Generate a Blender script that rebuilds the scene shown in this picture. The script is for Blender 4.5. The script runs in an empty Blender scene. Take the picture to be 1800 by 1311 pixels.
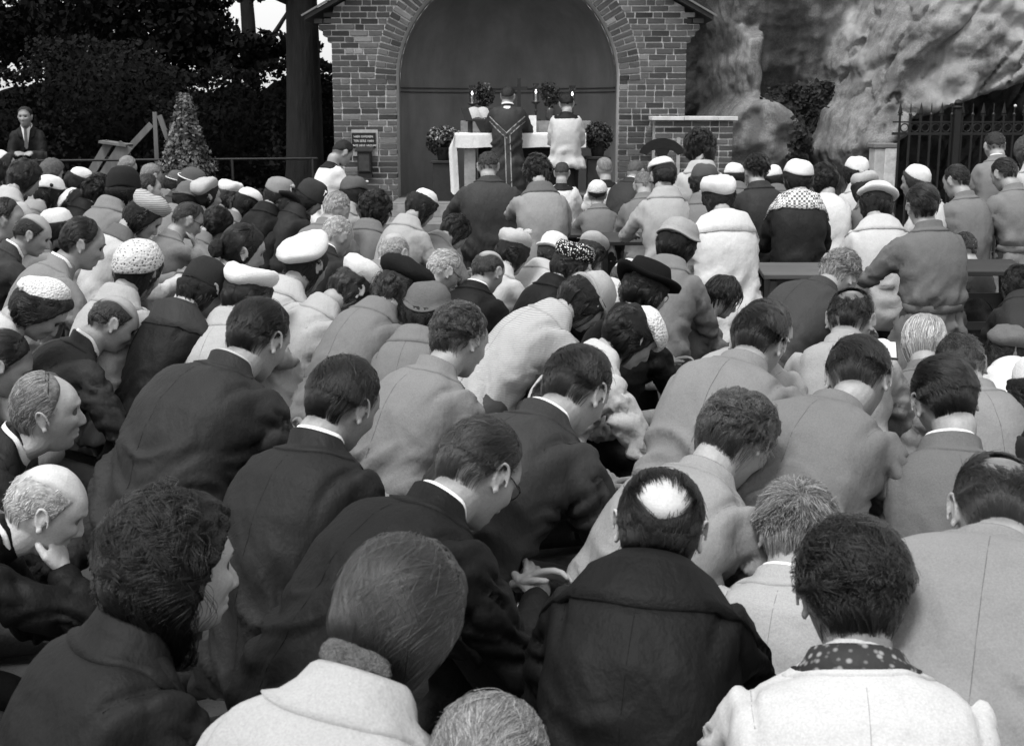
import bpy, bmesh, math, random
import numpy as np
from mathutils import Vector, Matrix
from mathutils.bvhtree import BVHTree

random.seed(7)
RNG = np.random.RandomState(7)
SC = bpy.context.scene
COL = SC.collection
PI = math.pi
R = math.radians

# ------------------------------------------------------------------ camera
CAM_H, F_PX, HORIZON = 1.62, 2200.0, 192.0        # photograph is 1800 x 1311
PITCH = math.atan((655.5 - HORIZON) / F_PX)
cam = bpy.data.cameras.new('camera')
cam_ob = bpy.data.objects.new('camera', cam)
COL.objects.link(cam_ob)
cam_ob.location = (0, 0, CAM_H)
cam_ob.rotation_euler = (PI / 2 - PITCH, 0, 0)
cam.sensor_width = 36.0
cam.lens = 36.0 * F_PX / 1800.0
cam.clip_start, cam.clip_end = 0.05, 400
cam.dof.use_dof = True
cam.dof.focus_distance = 5.6
cam.dof.aperture_fstop = 12.0
SC.camera = cam_ob

# ------------------------------------------------------------------ light
SUN_EL, SUN_AZ = R(64), R(215)                    # azimuth clockwise from +Y: high, from behind left
world = bpy.data.worlds.new('World')
SC.world = world
world.use_nodes = True
wn = world.node_tree.nodes
wl = world.node_tree.links
sky = wn.new('ShaderNodeTexSky')
sky.sky_type = 'NISHITA'
sky.sun_disc = False
sky.sun_elevation, sky.sun_rotation = SUN_EL, SUN_AZ
sky.air_density, sky.dust_density, sky.ozone_density = 1.2, 4.0, 1.0
bw = wn.new('ShaderNodeRGBToBW')                  # black and white photograph: a grey sky
wl.new(sky.outputs[0], bw.inputs[0])
veil = wn.new('ShaderNodeMath'); veil.operation = 'MULTIPLY_ADD'   # even white overcast over the grey sky
veil.inputs[1].default_value, veil.inputs[2].default_value = 0.45, 2.9
wl.new(bw.outputs[0], veil.inputs[0])
wl.new(veil.outputs[0], wn['Background'].inputs[0])
wn['Background'].inputs[1].default_value = 0.13
sun = bpy.data.lights.new('sun', 'SUN')
sun.energy, sun.angle = 1.5, R(14)
sun_ob = bpy.data.objects.new('sun', sun)
COL.objects.link(sun_ob)
d = Vector((math.sin(SUN_AZ) * math.cos(SUN_EL), math.cos(SUN_AZ) * math.cos(SUN_EL), math.sin(SUN_EL)))
sun_ob.rotation_euler = d.to_track_quat('Z', 'Y').to_euler()
sun_ob.location = d * 60
SC.view_settings.view_transform = 'Standard'
SC.view_settings.look = 'None'
SC.view_settings.gamma = 1
SC.view_settings.use_curve_mapping = False
SC.view_settings.exposure = 0.92
SC.render.engine = 'CYCLES'
SC.cycles_curves.shape = 'RIBBONS'
SC.cycles.max_bounces = 6
SC.cycles.diffuse_bounces = 2
SC.cycles.transparent_max_bounces = 8

# ------------------------------------------------------------------ helpers
def ray(px, py):
    a = (px - 900.0) / F_PX
    b = -(py - 655.5) / F_PX
    c, s = math.cos(PITCH), math.sin(PITCH)
    return np.array([a, c + b * s, b * c - s])      # camera depth 1

def at_depth(px, py, z):
    return np.array([0, 0, CAM_H]) + ray(px, py) * z

def at_y(px, py, y):
    r = ray(px, py)
    return np.array([0, 0, CAM_H]) + r * (y / r[1])

def tag(o, label=None, cat=None, group=None, kind=None):
    if label: o['label'] = label
    if cat: o['category'] = cat
    if group: o['group'] = group
    if kind: o['kind'] = kind
    return o

def empty(name, loc, rz=0, label=None, cat=None, group=None):
    o = bpy.data.objects.new(name, None)
    COL.objects.link(o)
    o.location = loc
    o.rotation_euler = (0, 0, rz)
    o.empty_display_size = 0.1
    return tag(o, label, cat, group)

def obj(name, data, parent=None, loc=None, rot=None):
    o = bpy.data.objects.new(name, data)
    COL.objects.link(o)
    if parent is not None: o.parent = parent
    if loc is not None: o.location = loc
    if rot is not None: o.rotation_euler = rot
    return o

def np_mesh(name, v, q, mats, smooth=True, mi=None):
    """mesh from numpy verts and an (n,k) face array (or a list of faces)"""
    me = bpy.data.meshes.new(name)
    if isinstance(q, np.ndarray):
        k = q.shape[1]
        n = len(q)
        me.vertices.add(len(v)); me.loops.add(n * k); me.polygons.add(n)
        me.vertices.foreach_set('co', np.asarray(v, np.float32).ravel())
        me.loops.foreach_set('vertex_index', q.astype(np.int32).ravel())
        me.polygons.foreach_set('loop_start', (np.arange(n) * k).astype(np.int32))
        me.update(calc_edges=True)
    else:
        me.from_pydata([tuple(x) for x in v], [], q)
    if not isinstance(mats, (list, tuple)): mats = [mats]
    for m in mats: me.materials.append(m)
    if mi is not None: me.polygons.foreach_set('material_index', np.asarray(mi, np.int32))
    if smooth: me.polygons.foreach_set('use_smooth', np.ones(len(me.polygons), bool))
    me.update()
    return me

class MB:
    """collects simple shapes into one mesh"""
    def __init__(s): s.v, s.f, s.n = [], [], 0
    def add(s, v, f):
        v = np.asarray(v, float).reshape(-1, 3)
        s.v.append(v); s.f += [[i + s.n for i in x] for x in f]; s.n += len(v)
    def box(s, x0, x1, y0, y1, z0, z1, jit=0):
        v = np.array([(x, y, z) for x in (x0, x1) for y in (y0, y1) for z in (z0, z1)], float)
        if jit: v += RNG.uniform(-jit, jit, v.shape)
        s.add(v, [(0, 1, 3, 2), (4, 6, 7, 5), (0, 4, 5, 1), (2, 3, 7, 6), (0, 2, 6, 4), (1, 5, 7, 3)])
    def bar(s, p, q, w, h=None, up=(0, 0, 1)):
        """square bar from p to q"""
        p, q = np.array(p, float), np.array(q, float); h = h or w
        d = q - p; d /= np.linalg.norm(d)
        x = np.cross(d, up)
        if np.linalg.norm(x) < 1e-4: x = np.cross(d, (1, 0, 0))
        x /= np.linalg.norm(x); y = np.cross(x, d)
        c = [(-1, -1), (1, -1), (1, 1), (-1, 1)]
        v = [p + x * a * w / 2 + y * b * h / 2 for a, b in c] + [q + x * a * w / 2 + y * b * h / 2 for a, b in c]
        s.add(v, [(3, 2, 1, 0), (4, 5, 6, 7)] + [(i, (i + 1) % 4, (i + 1) % 4 + 4, i + 4) for i in range(4)])
    def tube(s, pts, rad, n=8):
        v, f = tube(pts, rad, n); s.add(v, f)
    def lathe(s, prof, n=20, c=(0, 0, 0), ex=1.0, ey=1.0):
        v, f = [], []
        for r, z in prof:
            for k in range(n):
                a = 2 * PI * k / n
                v.append((c[0] + r * ex * math.cos(a), c[1] + r * ey * math.sin(a), c[2] + z))
        for i in range(len(prof) - 1):
            for k in range(n):
                k2 = (k + 1) % n
                f.append((i * n + k, (i + 1) * n + k, (i + 1) * n + k2, i * n + k2))
        s.add(v, f)
    def prism(s, poly, y0, y1):
        """polygon in x,z (counter clockwise seen from -y) from y0 to y1"""
        n = len(poly)
        v = [(x, y0, z) for x, z in poly] + [(x, y1, z) for x, z in poly]
        s.add(v, [tuple(range(n)), tuple(range(2 * n - 1, n - 1, -1))] +
              [(i, i + n, (i + 1) % n + n, (i + 1) % n) for i in range(n)])
    def mesh(s, name, mat, smooth=False):
        return np_mesh(name, np.concatenate(s.v), s.f, mat, smooth)
    def build(s, name, mat, parent=None, loc=None, smooth=False, rot=None, bevel=0):
        me = s.mesh(name, mat, smooth)
        if bevel:
            bm = bmesh.new(); bm.from_mesh(me)
            bmesh.ops.bevel(bm, geom=list(bm.edges), offset=bevel, segments=1, affect='EDGES', clamp_overlap=True)
            bm.to_mesh(me); bm.free()
        return obj(name, me, parent, loc, rot)

def frames(pts):
    pts = np.asarray(pts, float)
    t = np.gradient(pts, axis=0)
    t /= np.linalg.norm(t, axis=1)[:, None] + 1e-12
    ref = np.array([1.0, 0, 0]) if abs(t[0][0]) < 0.8 else np.array([0, 0, 1.0])
    X, Y = [], []
    x = ref
    for k in t:
        x = x - k * np.dot(x, k); x /= np.linalg.norm(x) + 1e-12
        X.append(x); Y.append(np.cross(k, x))
    return t, np.array(X), np.array(Y)

def tube(pts, rad, n=10, cap=True, flat=1.0):
    """closed tube along pts; ends rounded"""
    pts = np.asarray(pts, float); rad = np.broadcast_to(np.asarray(rad, float), (len(pts),)).copy()
    t, X, Y = frames(pts)
    P, Q, XX, YY = [], [], [], []
    if cap:
        for sgn, i in ((-1, 0),):
            for a in (0.95, 0.7):
                P.append(pts[0] - t[0] * rad[0] * a); Q.append(rad[0] * math.sqrt(1 - a * a)); XX.append(X[0]); YY.append(Y[0])
    for i in range(len(pts)): P.append(pts[i]); Q.append(rad[i]); XX.append(X[i]); YY.append(Y[i])
    if cap:
        for a in (0.7, 0.95):
            P.append(pts[-1] + t[-1] * rad[-1] * a); Q.append(rad[-1] * math.sqrt(1 - a * a)); XX.append(X[-1]); YY.append(Y[-1])
    a = np.arange(n) * 2 * PI / n
    P, Q, XX, YY = map(np.array, (P, Q, XX, YY))
    v = P[:, None] + Q[:, None, None] * (np.cos(a)[None, :, None] * XX[:, None] + np.sin(a)[None, :, None] * YY[:, None] * flat)
    m = len(P)
    f = [(i * n + k, i * n + (k + 1) % n, (i + 1) * n + (k + 1) % n, (i + 1) * n + k) for i in range(m - 1) for k in range(n)]
    f.append(tuple(range(n - 1, -1, -1))); f.append(tuple(range((m - 1) * n, m * n)))
    return v.reshape(-1, 3), f

def _hash(i, j, k):
    h = (i.astype(np.int64) * 374761393 + j.astype(np.int64) * 668265263 + k.astype(np.int64) * 2147483647 + 1013)
    h = (h ^ (h >> 13)) * 1274126177
    h = h ^ (h >> 16)
    return (h & 0xFFFF) / 65535.0

def vnoise(p):
    """value noise 0..1, p (n,3)"""
    p = np.asarray(p, float)
    i = np.floor(p).astype(np.int64); f = p - i
    f = f * f * (3 - 2 * f)
    r = 0
    for a in (0, 1):
        for b in (0, 1):
            for c in (0, 1):
                w = (f[:, 0] if a else 1 - f[:, 0]) * (f[:, 1] if b else 1 - f[:, 1]) * (f[:, 2] if c else 1 - f[:, 2])
                r = r + w * _hash(i[:, 0] + a, i[:, 1] + b, i[:, 2] + c)
    return r

def fbm(p, o=4):
    p = np.asarray(p, float); r = 0; a = 0.5; s = 0
    for k in range(o):
        r = r + a * vnoise(p * 2 ** k + 17.3 * k); s += a; a *= 0.5
    return r / s

def sstep(a, b, x):
    t = np.clip((np.asarray(x, float) - a) / (b - a), 0, 1)
    return t * t * (3 - 2 * t)

# ------------------------------------------------------------------ materials (all grey: the photograph is black and white)
MATS = {}
def mat(key, build):
    if key not in MATS:
        m = bpy.data.materials.new(key); m.use_nodes = True
        nt = m.node_tree
        build(nt, nt.nodes, nt.links, nt.nodes['Principled BSDF'])
        MATS[key] = m
    return MATS[key]

def grey(v): return (v, v, v, 1)

def nz(N, L, scale, detail=4, rough=0.55, vec=None, stretch=None):
    t = N.new('ShaderNodeTexNoise')
    t.inputs['Scale'].default_value = scale; t.inputs['Detail'].default_value = detail; t.inputs['Roughness'].default_value = rough
    tc = N.new('ShaderNodeTexCoord')
    src = tc.outputs['Object'] if vec is None else vec
    if stretch:
        mp = N.new('ShaderNodeMapping'); mp.inputs['Scale'].default_value = stretch
        L.new(src, mp.inputs[0]); src = mp.outputs[0]
    L.new(src, t.inputs['Vector'])
    return t.outputs['Fac']

def ramp(N, L, fac, stops):
    r = N.new('ShaderNodeValToRGB')
    e = r.color_ramp.elements
    while len(e) < len(stops): e.new(0.5)
    for k, (p, v) in enumerate(stops): e[k].position = p; e[k].color = grey(v)
    L.new(fac, r.inputs[0])
    return r.outputs[0]

def mix(N, L, fac, a, b, mode='MIX'):
    m = N.new('ShaderNodeMix'); m.data_type = 'RGBA'; m.blend_type = mode
    for s, x in ((0, fac), (6, a), (7, b)):
        if isinstance(x, (int, float)): m.inputs[s].default_value = x if s == 0 else grey(x)
        else: L.new(x, m.inputs[s])
    return m.outputs[2]

def bump(N, L, B, h, strength=0.3, dist=0.01):
    b = N.new('ShaderNodeBump'); b.inputs['Strength'].default_value = strength; b.inputs['Distance'].default_value = dist
    L.new(h, b.inputs['Height']); L.new(b.outputs[0], B.inputs['Normal'])
    return b

def cloth(v, kind='wool'):
    v = round(v, 3)
    def b(nt, N, L, B):
        big = nz(N, L, 5, 5, 0.6)
        fine = nz(N, L, 260, 3, 0.7)
        base = ramp(N, L, big, [(0.3, v * 0.82), (0.7, v * 1.12)])
        base = mix(N, L, 0.4, base, ramp(N, L, fine, [(0.3, v * 0.65), (0.7, v * 1.3)]))
        tc = N.new('ShaderNodeTexCoord')
        if kind == 'stripe':
            w = N.new('ShaderNodeTexWave'); w.bands_direction = 'Z'; w.inputs['Scale'].default_value = 48; w.inputs['Distortion'].default_value = 1.2
            L.new(tc.outputs['Object'], w.inputs[0]); base = mix(N, L, ramp(N, L, w.outputs['Fac'], [(0.3, 0), (0.7, 0.6)]), base, v * 0.62)
        elif kind == 'check':
            w = N.new('ShaderNodeTexChecker'); w.inputs['Scale'].default_value = 62; w.inputs[1].default_value = grey(v); w.inputs[2].default_value = grey(v * 0.18)
            L.new(tc.outputs['Object'], w.inputs[0]); base = w.outputs[0]
        elif kind == 'print':
            w = N.new('ShaderNodeTexVoronoi'); w.inputs['Scale'].default_value = 34
            L.new(tc.outputs['Object'], w.inputs['Vector']); base = mix(N, L, ramp(N, L, w.outputs['Distance'], [(0.18, 0.75), (0.34, 0)]), base, v * 0.35)
        elif kind == 'scarf':
            w = N.new('ShaderNodeTexVoronoi'); w.inputs['Scale'].default_value = 70
            L.new(tc.outputs['Object'], w.inputs['Vector']); base = ramp(N, L, w.outputs['Distance'], [(0.2, v * 4), (0.45, v * 0.5)])
        elif kind == 'lace':
            w = N.new('ShaderNodeTexVoronoi'); w.inputs['Scale'].default_value = 75
            L.new(tc.outputs['Object'], w.inputs['Vector']); base = mix(N, L, ramp(N, L, w.outputs['Distance'], [(0.12, 0.9), (0.26, 0)]), base, v * 0.3)
        L.new(base, B.inputs['Base Color'])
        B.inputs['Roughness'].default_value = 0.92
        B.inputs['Specular IOR Level'].default_value = 0.06 if v > 0.1 else 0.16
        if v <= 0.1: B.inputs['Roughness'].default_value = 0.62
        h = mix(N, L, 0.05, mix(N, L, 0.5, nz(N, L, 9, 4, 0.6), nz(N, L, 26, 3, 0.6, stretch=(1, 1, .45))), fine)
        bump(N, L, B, h, 0.6, 0.02)
    return mat('cloth_%s_%s' % (kind, v), b)

def felt(v, kind='felt'):
    v = round(v, 3)
    def b(nt, N, L, B):
        fine = nz(N, L, 180, 3, 0.7); big = nz(N, L, 22, 3)
        c = mix(N, L, 0.5, ramp(N, L, big, [(0.3, v * 0.85), (0.7, v * 1.1)]), ramp(N, L, fine, [(0.3, v * 0.75), (0.7, v * 1.15)]))
        tc = N.new('ShaderNodeTexCoord'); h = fine
        if kind in ('crochet', 'knit'):
            w = N.new('ShaderNodeTexVoronoi'); w.inputs['Scale'].default_value = 78 if kind == 'crochet' else 105
            L.new(tc.outputs['Object'], w.inputs['Vector'])
            lo = 0.06 if kind == 'crochet' else 0.55
            c = mix(N, L, ramp(N, L, w.outputs['Distance'], [(0.16, 1), (0.36, 0)]), c, v * lo); h = w.outputs['Distance']
        if kind == 'stripe':
            w = N.new('ShaderNodeTexWave'); w.bands_direction = 'Z'; w.inputs['Scale'].default_value = 26; w.inputs['Distortion'].default_value = 2
            L.new(tc.outputs['Object'], w.inputs[0]); c = mix(N, L, ramp(N, L, w.outputs['Fac'], [(0.25, 0.8), (0.5, 0)]), c, v * 0.45)
        if kind == 'dots':
            w = N.new('ShaderNodeTexVoronoi'); w.inputs['Scale'].default_value = 90
            L.new(tc.outputs['Object'], w.inputs['Vector']); c = ramp(N, L, w.outputs['Distance'], [(0.25, 0.8), (0.42, v)])
        L.new(c, B.inputs['Base Color']); B.inputs['Roughness'].default_value = 0.9; B.inputs['Specular IOR Level'].default_value = 0.1
        bump(N, L, B, h, 0.6, 0.008)
    return mat('felt_%s_%s' % (kind, v), b)

def skin(v):
    v = round(v, 2)
    def b(nt, N, L, B):
        a = nz(N, L, 26, 5, 0.6); f = nz(N, L, 210, 3, 0.6)
        c = mix(N, L, 0.35, ramp(N, L, a, [(0.3, v * 0.78), (0.7, v * 1.1)]), ramp(N, L, f, [(0.35, v * 0.75), (0.65, v * 1.15)]))
        at = N.new('ShaderNodeAttribute'); at.attribute_name = 'crop'
        hv = N.new('ShaderNodeAttribute'); hv.attribute_name = 'crop_grey'
        g = N.new('ShaderNodeMath'); g.operation = 'MULTIPLY'
        L.new(at.outputs['Fac'], g.inputs[0]); L.new(ramp(N, L, nz(N, L, 330, 2, 0.6), [(0.3, 0.7), (0.7, 1.0)]), g.inputs[1])
        c = mix(N, L, g.outputs[0], c, hv.outputs['Color'])
        L.new(c, B.inputs['Base Color']); B.inputs['Roughness'].default_value = 0.48
        B.inputs['Specular IOR Level'].default_value = 0.4
        bump(N, L, B, mix(N, L, 0.4, a, f), 0.35, 0.008)
    return mat('skin_%s' % v, b)

def hairmat(v):
    v = round(v, 3)
    def b(nt, N, L, B):
        oi = N.new('ShaderNodeHairInfo')
        c = ramp(N, L, oi.outputs['Random'], [(0, v * 0.45), (0.6, v), (1, min(0.9, v * 2.1))])
        if v < 0.16:
            h = N.new('ShaderNodeBsdfHairPrincipled'); h.parametrization = 'COLOR'
            L.new(c, h.inputs['Color'])
            h.inputs['IOR'].default_value = 1.42; h.inputs['Roughness'].default_value = 0.26; h.inputs['Radial Roughness'].default_value = 0.5
            L.new(h.outputs[0], N['Material Output'].inputs['Surface'])
        else:
            L.new(c, B.inputs['Base Color']); B.inputs['Roughness'].default_value = 0.4
            B.inputs['Specular IOR Level'].default_value = 0.5
    return mat('hair_strand_%s' % v, b)

def hairshell(v, curly=False):
    v = round(v, 3)
    def b(nt, N, L, B):
        n = nz(N, L, 60, 4, 0.65, stretch=(1, 0.35, 0.35) if not curly else None)
        f = nz(N, L, 240, 3, 0.7, stretch=(1, 0.25, 0.25) if not curly else None)
        c = mix(N, L, 0.5, ramp(N, L, n, [(0.3, v * 0.4), (0.75, v * 1.7)]), ramp(N, L, f, [(0.3, v * 0.3), (0.75, v * 1.9)]))
        L.new(c, B.inputs['Base Color']); B.inputs['Roughness'].default_value = 0.55
        B.inputs['Specular IOR Level'].default_value = 0.25
        bump(N, L, B, mix(N, L, 0.5, n, f), 1.0, 0.012)
    return mat('hair_%s_%s' % ('curly' if curly else 'straight', v), b)

def plain(key, v, rough=0.8, noise=18, amt=0.25, bmp=0.2, dist=0.01, stretch=None, spec=0.3):
    def b(nt, N, L, B):
        n = nz(N, L, noise, 6, 0.6, stretch=stretch)
        L.new(ramp(N, L, n, [(0.28, v * (1 - amt)), (0.72, v * (1 + amt))]), B.inputs['Base Color'])
        B.inputs['Roughness'].default_value = rough; B.inputs['Specular IOR Level'].default_value = spec
        if bmp: bump(N, L, B, n, bmp, dist)
    return mat(key, b)
# ------------------------------------------------------------------ ground
g = MB()
g.add([(-150, -60, 0), (150, -60, 0), (150, 260, 0), (-150, 260, 0)], [(0, 1, 2, 3)])
tag(g.build('ground', plain('ground_soil', 0.035, 0.95, 5, 0.45, 0.6, 0.05)), kind='structure')

# ------------------------------------------------------------------ brick shrine
WY, XC, AR, ZS = 15.5, -0.052, 1.35, 1.956           # wall plane, arch centre, radius, spring
XL, XR, ZE, SL = -2.165, 2.095, 2.63, math.tan(R(28.6))
FLOOR = 0.55
def roof_z(x): return ZE + 0.035 + (2.40 - abs(x + 0.035)) * SL
def brickmat(k, v):
    def b(nt, N, L, B):
        oi = N.new('ShaderNodeObjectInfo')
        n = nz(N, L, 9, 6, 0.65); f = nz(N, L, 60, 4, 0.7)
        c = mix(N, L, 0.5, ramp(N, L, n, [(0.25, v * 0.6), (0.75, v * 1.5)]), ramp(N, L, f, [(0.3, v * 0.6), (0.7, v * 1.45)]))
        c = mix(N, L, 1.0, c, ramp(N, L, oi.outputs['Random'], [(0, 0.45), (0.6, 0.95), (0.92, 1.3), (1, 2.2)]), 'MULTIPLY')
        st = nz(N, L, 14, 5, 0.6)                        # lime bloom in patches
        c = mix(N, L, ramp(N, L, st, [(0.66, 0), (0.78, 0.5)]), c, 0.32)
        L.new(c, B.inputs['Base Color']); B.inputs['Roughness'].default_value = 0.92; B.inputs['Specular IOR Level'].default_value = 0.2
        bump(N, L, B, f, 0.6, 0.006)
    return mat('brick_' + k, b)
mortar = plain('mortar', 0.50, 0.95, 30, 0.3, 0.5, 0.01)
BRICKS = []
for k in range(6):
    bm = bmesh.new()
    bmesh.ops.create_cube(bm, size=1.0)
    bmesh.ops.bevel(bm, geom=list(bm.edges), offset=0.05, segments=1, affect='EDGES')
    for v in bm.verts:
        v.co.x += random.uniform(-.012, .012); v.co.y += random.uniform(-.03, .03); v.co.z += random.uniform(-.035, .035)
    me = bpy.data.meshes.new('brick'); bm.to_mesh(me); bm.free()
    me.materials.append(brickmat('abc'[k % 3], (0.10, 0.12, 0.085)[k % 3]))
    BRICKS.append(me)

def brick_set(specs, parent, keep, name='brick'):
    """specs: (cx, cy, cz, w, d, h, tilt about y, importance); the most visible become parts, the rest one stuff part"""
    specs = sorted(specs, key=lambda b: -b[7])
    for c in specs[:keep]:
        o = obj(name, random.choice(BRICKS), parent, (c[0], c[1] + random.uniform(-.003, .004), c[2]), (0, c[6], 0))
        o.scale = (c[3], c[4], c[5])
    if specs[keep:]:
        bm = bmesh.new()
        for c in specs[keep:]:
            m = Matrix.Translation((c[0], c[1] + random.uniform(-.003, .004), c[2])) @ Matrix.Rotation(c[6], 4, 'Y') @ Matrix.Diagonal((c[3], c[4], c[5], 1))
            bmesh.ops.create_cube(bm, size=1.0, matrix=m)
        me = bpy.data.meshes.new('bricks'); bm.to_mesh(me); bm.free(); me.materials.append(BRICKS[0].materials[0])
        tag(obj('brick_courses', me, parent), kind='stuff')

shrine = empty('brick_shrine', (0, WY, 0), 0, 'gabled brick shrine with a round arch over the altar', 'shrine')
def local(p): return (p[0], p[1] - WY, p[2])
# mortar body behind the bricks
NA = 48
bm = bmesh.new()
def outline(th):
    c, s = math.cos(th), math.sin(th)
    best = 1e9
    if c > 1e-6: best = min(best, (XR - XC) / c)
    if c < -1e-6: best = min(best, (XL - XC) / c)
    for sg in (1, -1):                                   # roof lines z = ZE+.01 + (2.4 - sg*(x+.035))*SL
        den = s + sg * c * SL
        if den > 1e-6: best = min(best, (ZE + 0.01 + (2.40 - sg * (XC + 0.035)) * SL - ZS) / den)
    return XC + c * best, ZS + s * best
F0, B0 = 0.012, 0.42
ths = [PI * k / NA for k in range(NA + 1)]
inn = [(XC + AR, 0.0)] + [(XC + AR * math.cos(t), ZS + AR * math.sin(t)) for t in ths] + [(XC - AR, 0.0)]
out = [(XR, 0.0)] + [outline(t) for t in ths] + [(XL, 0.0)]
vv = [[bm.verts.new((x, y, z)) for x, z in lst] for lst in (inn, out) for y in (F0, B0)]
fi, bi, fo, bo = vv
for k in range(len(inn) - 1):
    for q in ((fi[k], fi[k + 1], fo[k + 1], fo[k]), (bi[k + 1], bi[k], bo[k], bo[k + 1]), (fi[k + 1], fi[k], bi[k], bi[k + 1]), (fo[k], fo[k + 1], bo[k + 1], bo[k])):
        bm.faces.new(q)
me = bpy.data.meshes.new('wall'); bm.to_mesh(me); bm.free(); me.materials.append(mortar)
obj('wall', me, shrine)

CP, BH = 0.0703, 0.0560
specs = []
RO = AR + 0.245
ncourse = int(3.9 / CP)
for k in range(ncourse):
    z = 0.02 + k * CP + BH / 2
    out_ = 0.0
    if z > 2.40: out_ = min(4, math.floor((z - 2.40) / CP) + 1) * 0.05 if z < 2.72 else 0.2
    lim = 2.40 - max(0, (z + BH / 2 - ZE - 0.02)) / SL
    xl, xr = max(XL - out_, -0.035 - lim), min(XR + out_, -0.035 + lim)
    if xr - xl < 0.2: break
    if 0 < out_ < 0.19:
        for a_, b_ in ((xl + .006, XL + .01), (XR - .01, xr - .006)):
            if b_ > a_:
                cm_b = MB(); cm_b.box(a_, b_, F0 + .003, B0 - .003, z - CP / 2, z + CP / 2 - .001); cm_b.build('corbel', mortar, shrine)
    # openings
    if z < ZS + 0.015: spans = [(xl, XC - AR), (XC + AR, xr)]
    elif z < ZS + RO: h = math.sqrt(max(0, RO ** 2 - max(0, z - ZS) ** 2)) + 0.012; spans = [(xl, XC - h), (XC + h, xr)]
    else: spans = [(xl, xr)]
    for a, b in spans:
        if b - a < 0.05: continue
        x = a; first = True
        while x < b - 0.02:
            L = 0.205 if random.random() < 0.68 else 0.097
            if first and k % 2: L = 0.097
            if first and random.random() < .15: L = 0.15
            first = False
            L = min(L * random.uniform(0.96, 1.04), b - x)
            if b - x - L < 0.06: L = b - x
            vis = (1 if 0.55 < z < 2.88 else 0.1)
            specs.append((x + L / 2, 0.055, z + random.uniform(-.002, .002), L - 0.001, 0.115, BH * random.uniform(.93, 1.03), random.uniform(-.008, .008), vis * L))
            x += L + 0.0125
nv = int(PI * (AR + 0.12) / CP)
for k in range(nv):
    t = PI * (k + 0.5) / nv
    cuts = [(AR + 0.001, RO)] if k % 2 else [(AR + 0.001, AR + 0.116), (AR + 0.128, RO)]
    for r0, r1 in cuts:
        rm = (r0 + r1) / 2
        x, z = XC + rm * math.cos(t), ZS + rm * math.sin(t)
        specs.append((x, 0.052, z, r1 - r0, 0.118, BH * random.uniform(.92, 1.02) * (rm / (AR + .12)), -t, 0.21 if z < 2.9 else 0.02))
brick_set(specs, shrine, 300)

# roof verges
for sg in (-1, 1):
    m = MB()
    x0, z0, x1, z1 = sg * 2.42 - 0.035, ZE - 0.01 + 0.03, -0.035, ZE + 0.02 + 2.42 * SL
    nx, nz_ = -sg * math.sin(R(28.6)) * 0, 1
    poly = [(x0, z0), (x1, z1), (x1, z1 + 0.075), (x0, z0 + 0.055)]
    if sg > 0: poly = poly[::-1]
    m.prism(poly, -0.14, 2.0)
    o = m.build('roof', plain('roof_slate', 0.035, 0.7, 20, 0.3), shrine)
    m = MB(); m.bar((x0 + sg * .035, -0.155, z0 + 0.050), (x1, -0.155, z1 + 0.082), 0.028, 0.02); m.build('verge_strip', plain('lead_strip', 0.16, 0.5), o)

# apse: plastered niche with a half dome
bm = bmesh.new()
NP, NE = 40, 14
def apse(ph, e):
    return (XC + AR * math.cos(ph) * math.cos(e), 0.60 + 1.15 * math.sin(ph) * math.cos(e), ZS + AR * math.sin(e))
rows = []
rows.append([bm.verts.new((XC + AR * math.cos(PI * i / NP), 0.60 + 1.15 * math.sin(PI * i / NP), FLOOR)) for i in range(NP + 1)])
for j in range(NE + 1):
    rows.append([bm.verts.new(apse(PI * i / NP, PI / 2 * 0.995 * j / NE)) for i in range(NP + 1)])
for a, b in zip(rows[:-1], rows[1:]):
    for i in range(NP): bm.faces.new((a[i], a[i + 1], b[i + 1], b[i]))
# barrel from the arch to the dome
for k in range(-1, NA + 1):
    def pt(j, y):
        if j < 0: return (XC + AR, y, FLOOR)
        if j > NA: return (XC - AR, y, FLOOR)
        return (XC + AR * math.cos(ths[j]), y, ZS + AR * math.sin(ths[j]))
    bm.faces.new([bm.verts.new(x) for x in (pt(k, 0.42), pt(k, 0.60), pt(k + 1, 0.60), pt(k + 1, 0.42))])
bmesh.ops.remove_doubles(bm, verts=bm.verts, dist=0.002)
for f in bm.faces: f.smooth = True
me = bpy.data.meshes.new('apse'); bm.to_mesh(me); bm.free()
def plaster(nt, N, L, B):
    n = nz(N, L, 2.2, 6, 0.65); f = nz(N, L, 40, 4, 0.6); s = nz(N, L, 3, 4, 0.6, stretch=(1, 1, 0.2))
    c = mix(N, L, 0.5, ramp(N, L, n, [(0.3, 0.14), (0.7, 0.26)]), ramp(N, L, s, [(0.3, 0.13), (0.7, 0.26)]))
    L.new(c, B.inputs['Base Color']); B.inputs['Roughness'].default_value = 0.9; bump(N, L, B, f, 0.3, 0.006)
me.materials.append(mat('apse_plaster', plaster))
obj('apse_wall', me, shrine)
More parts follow.
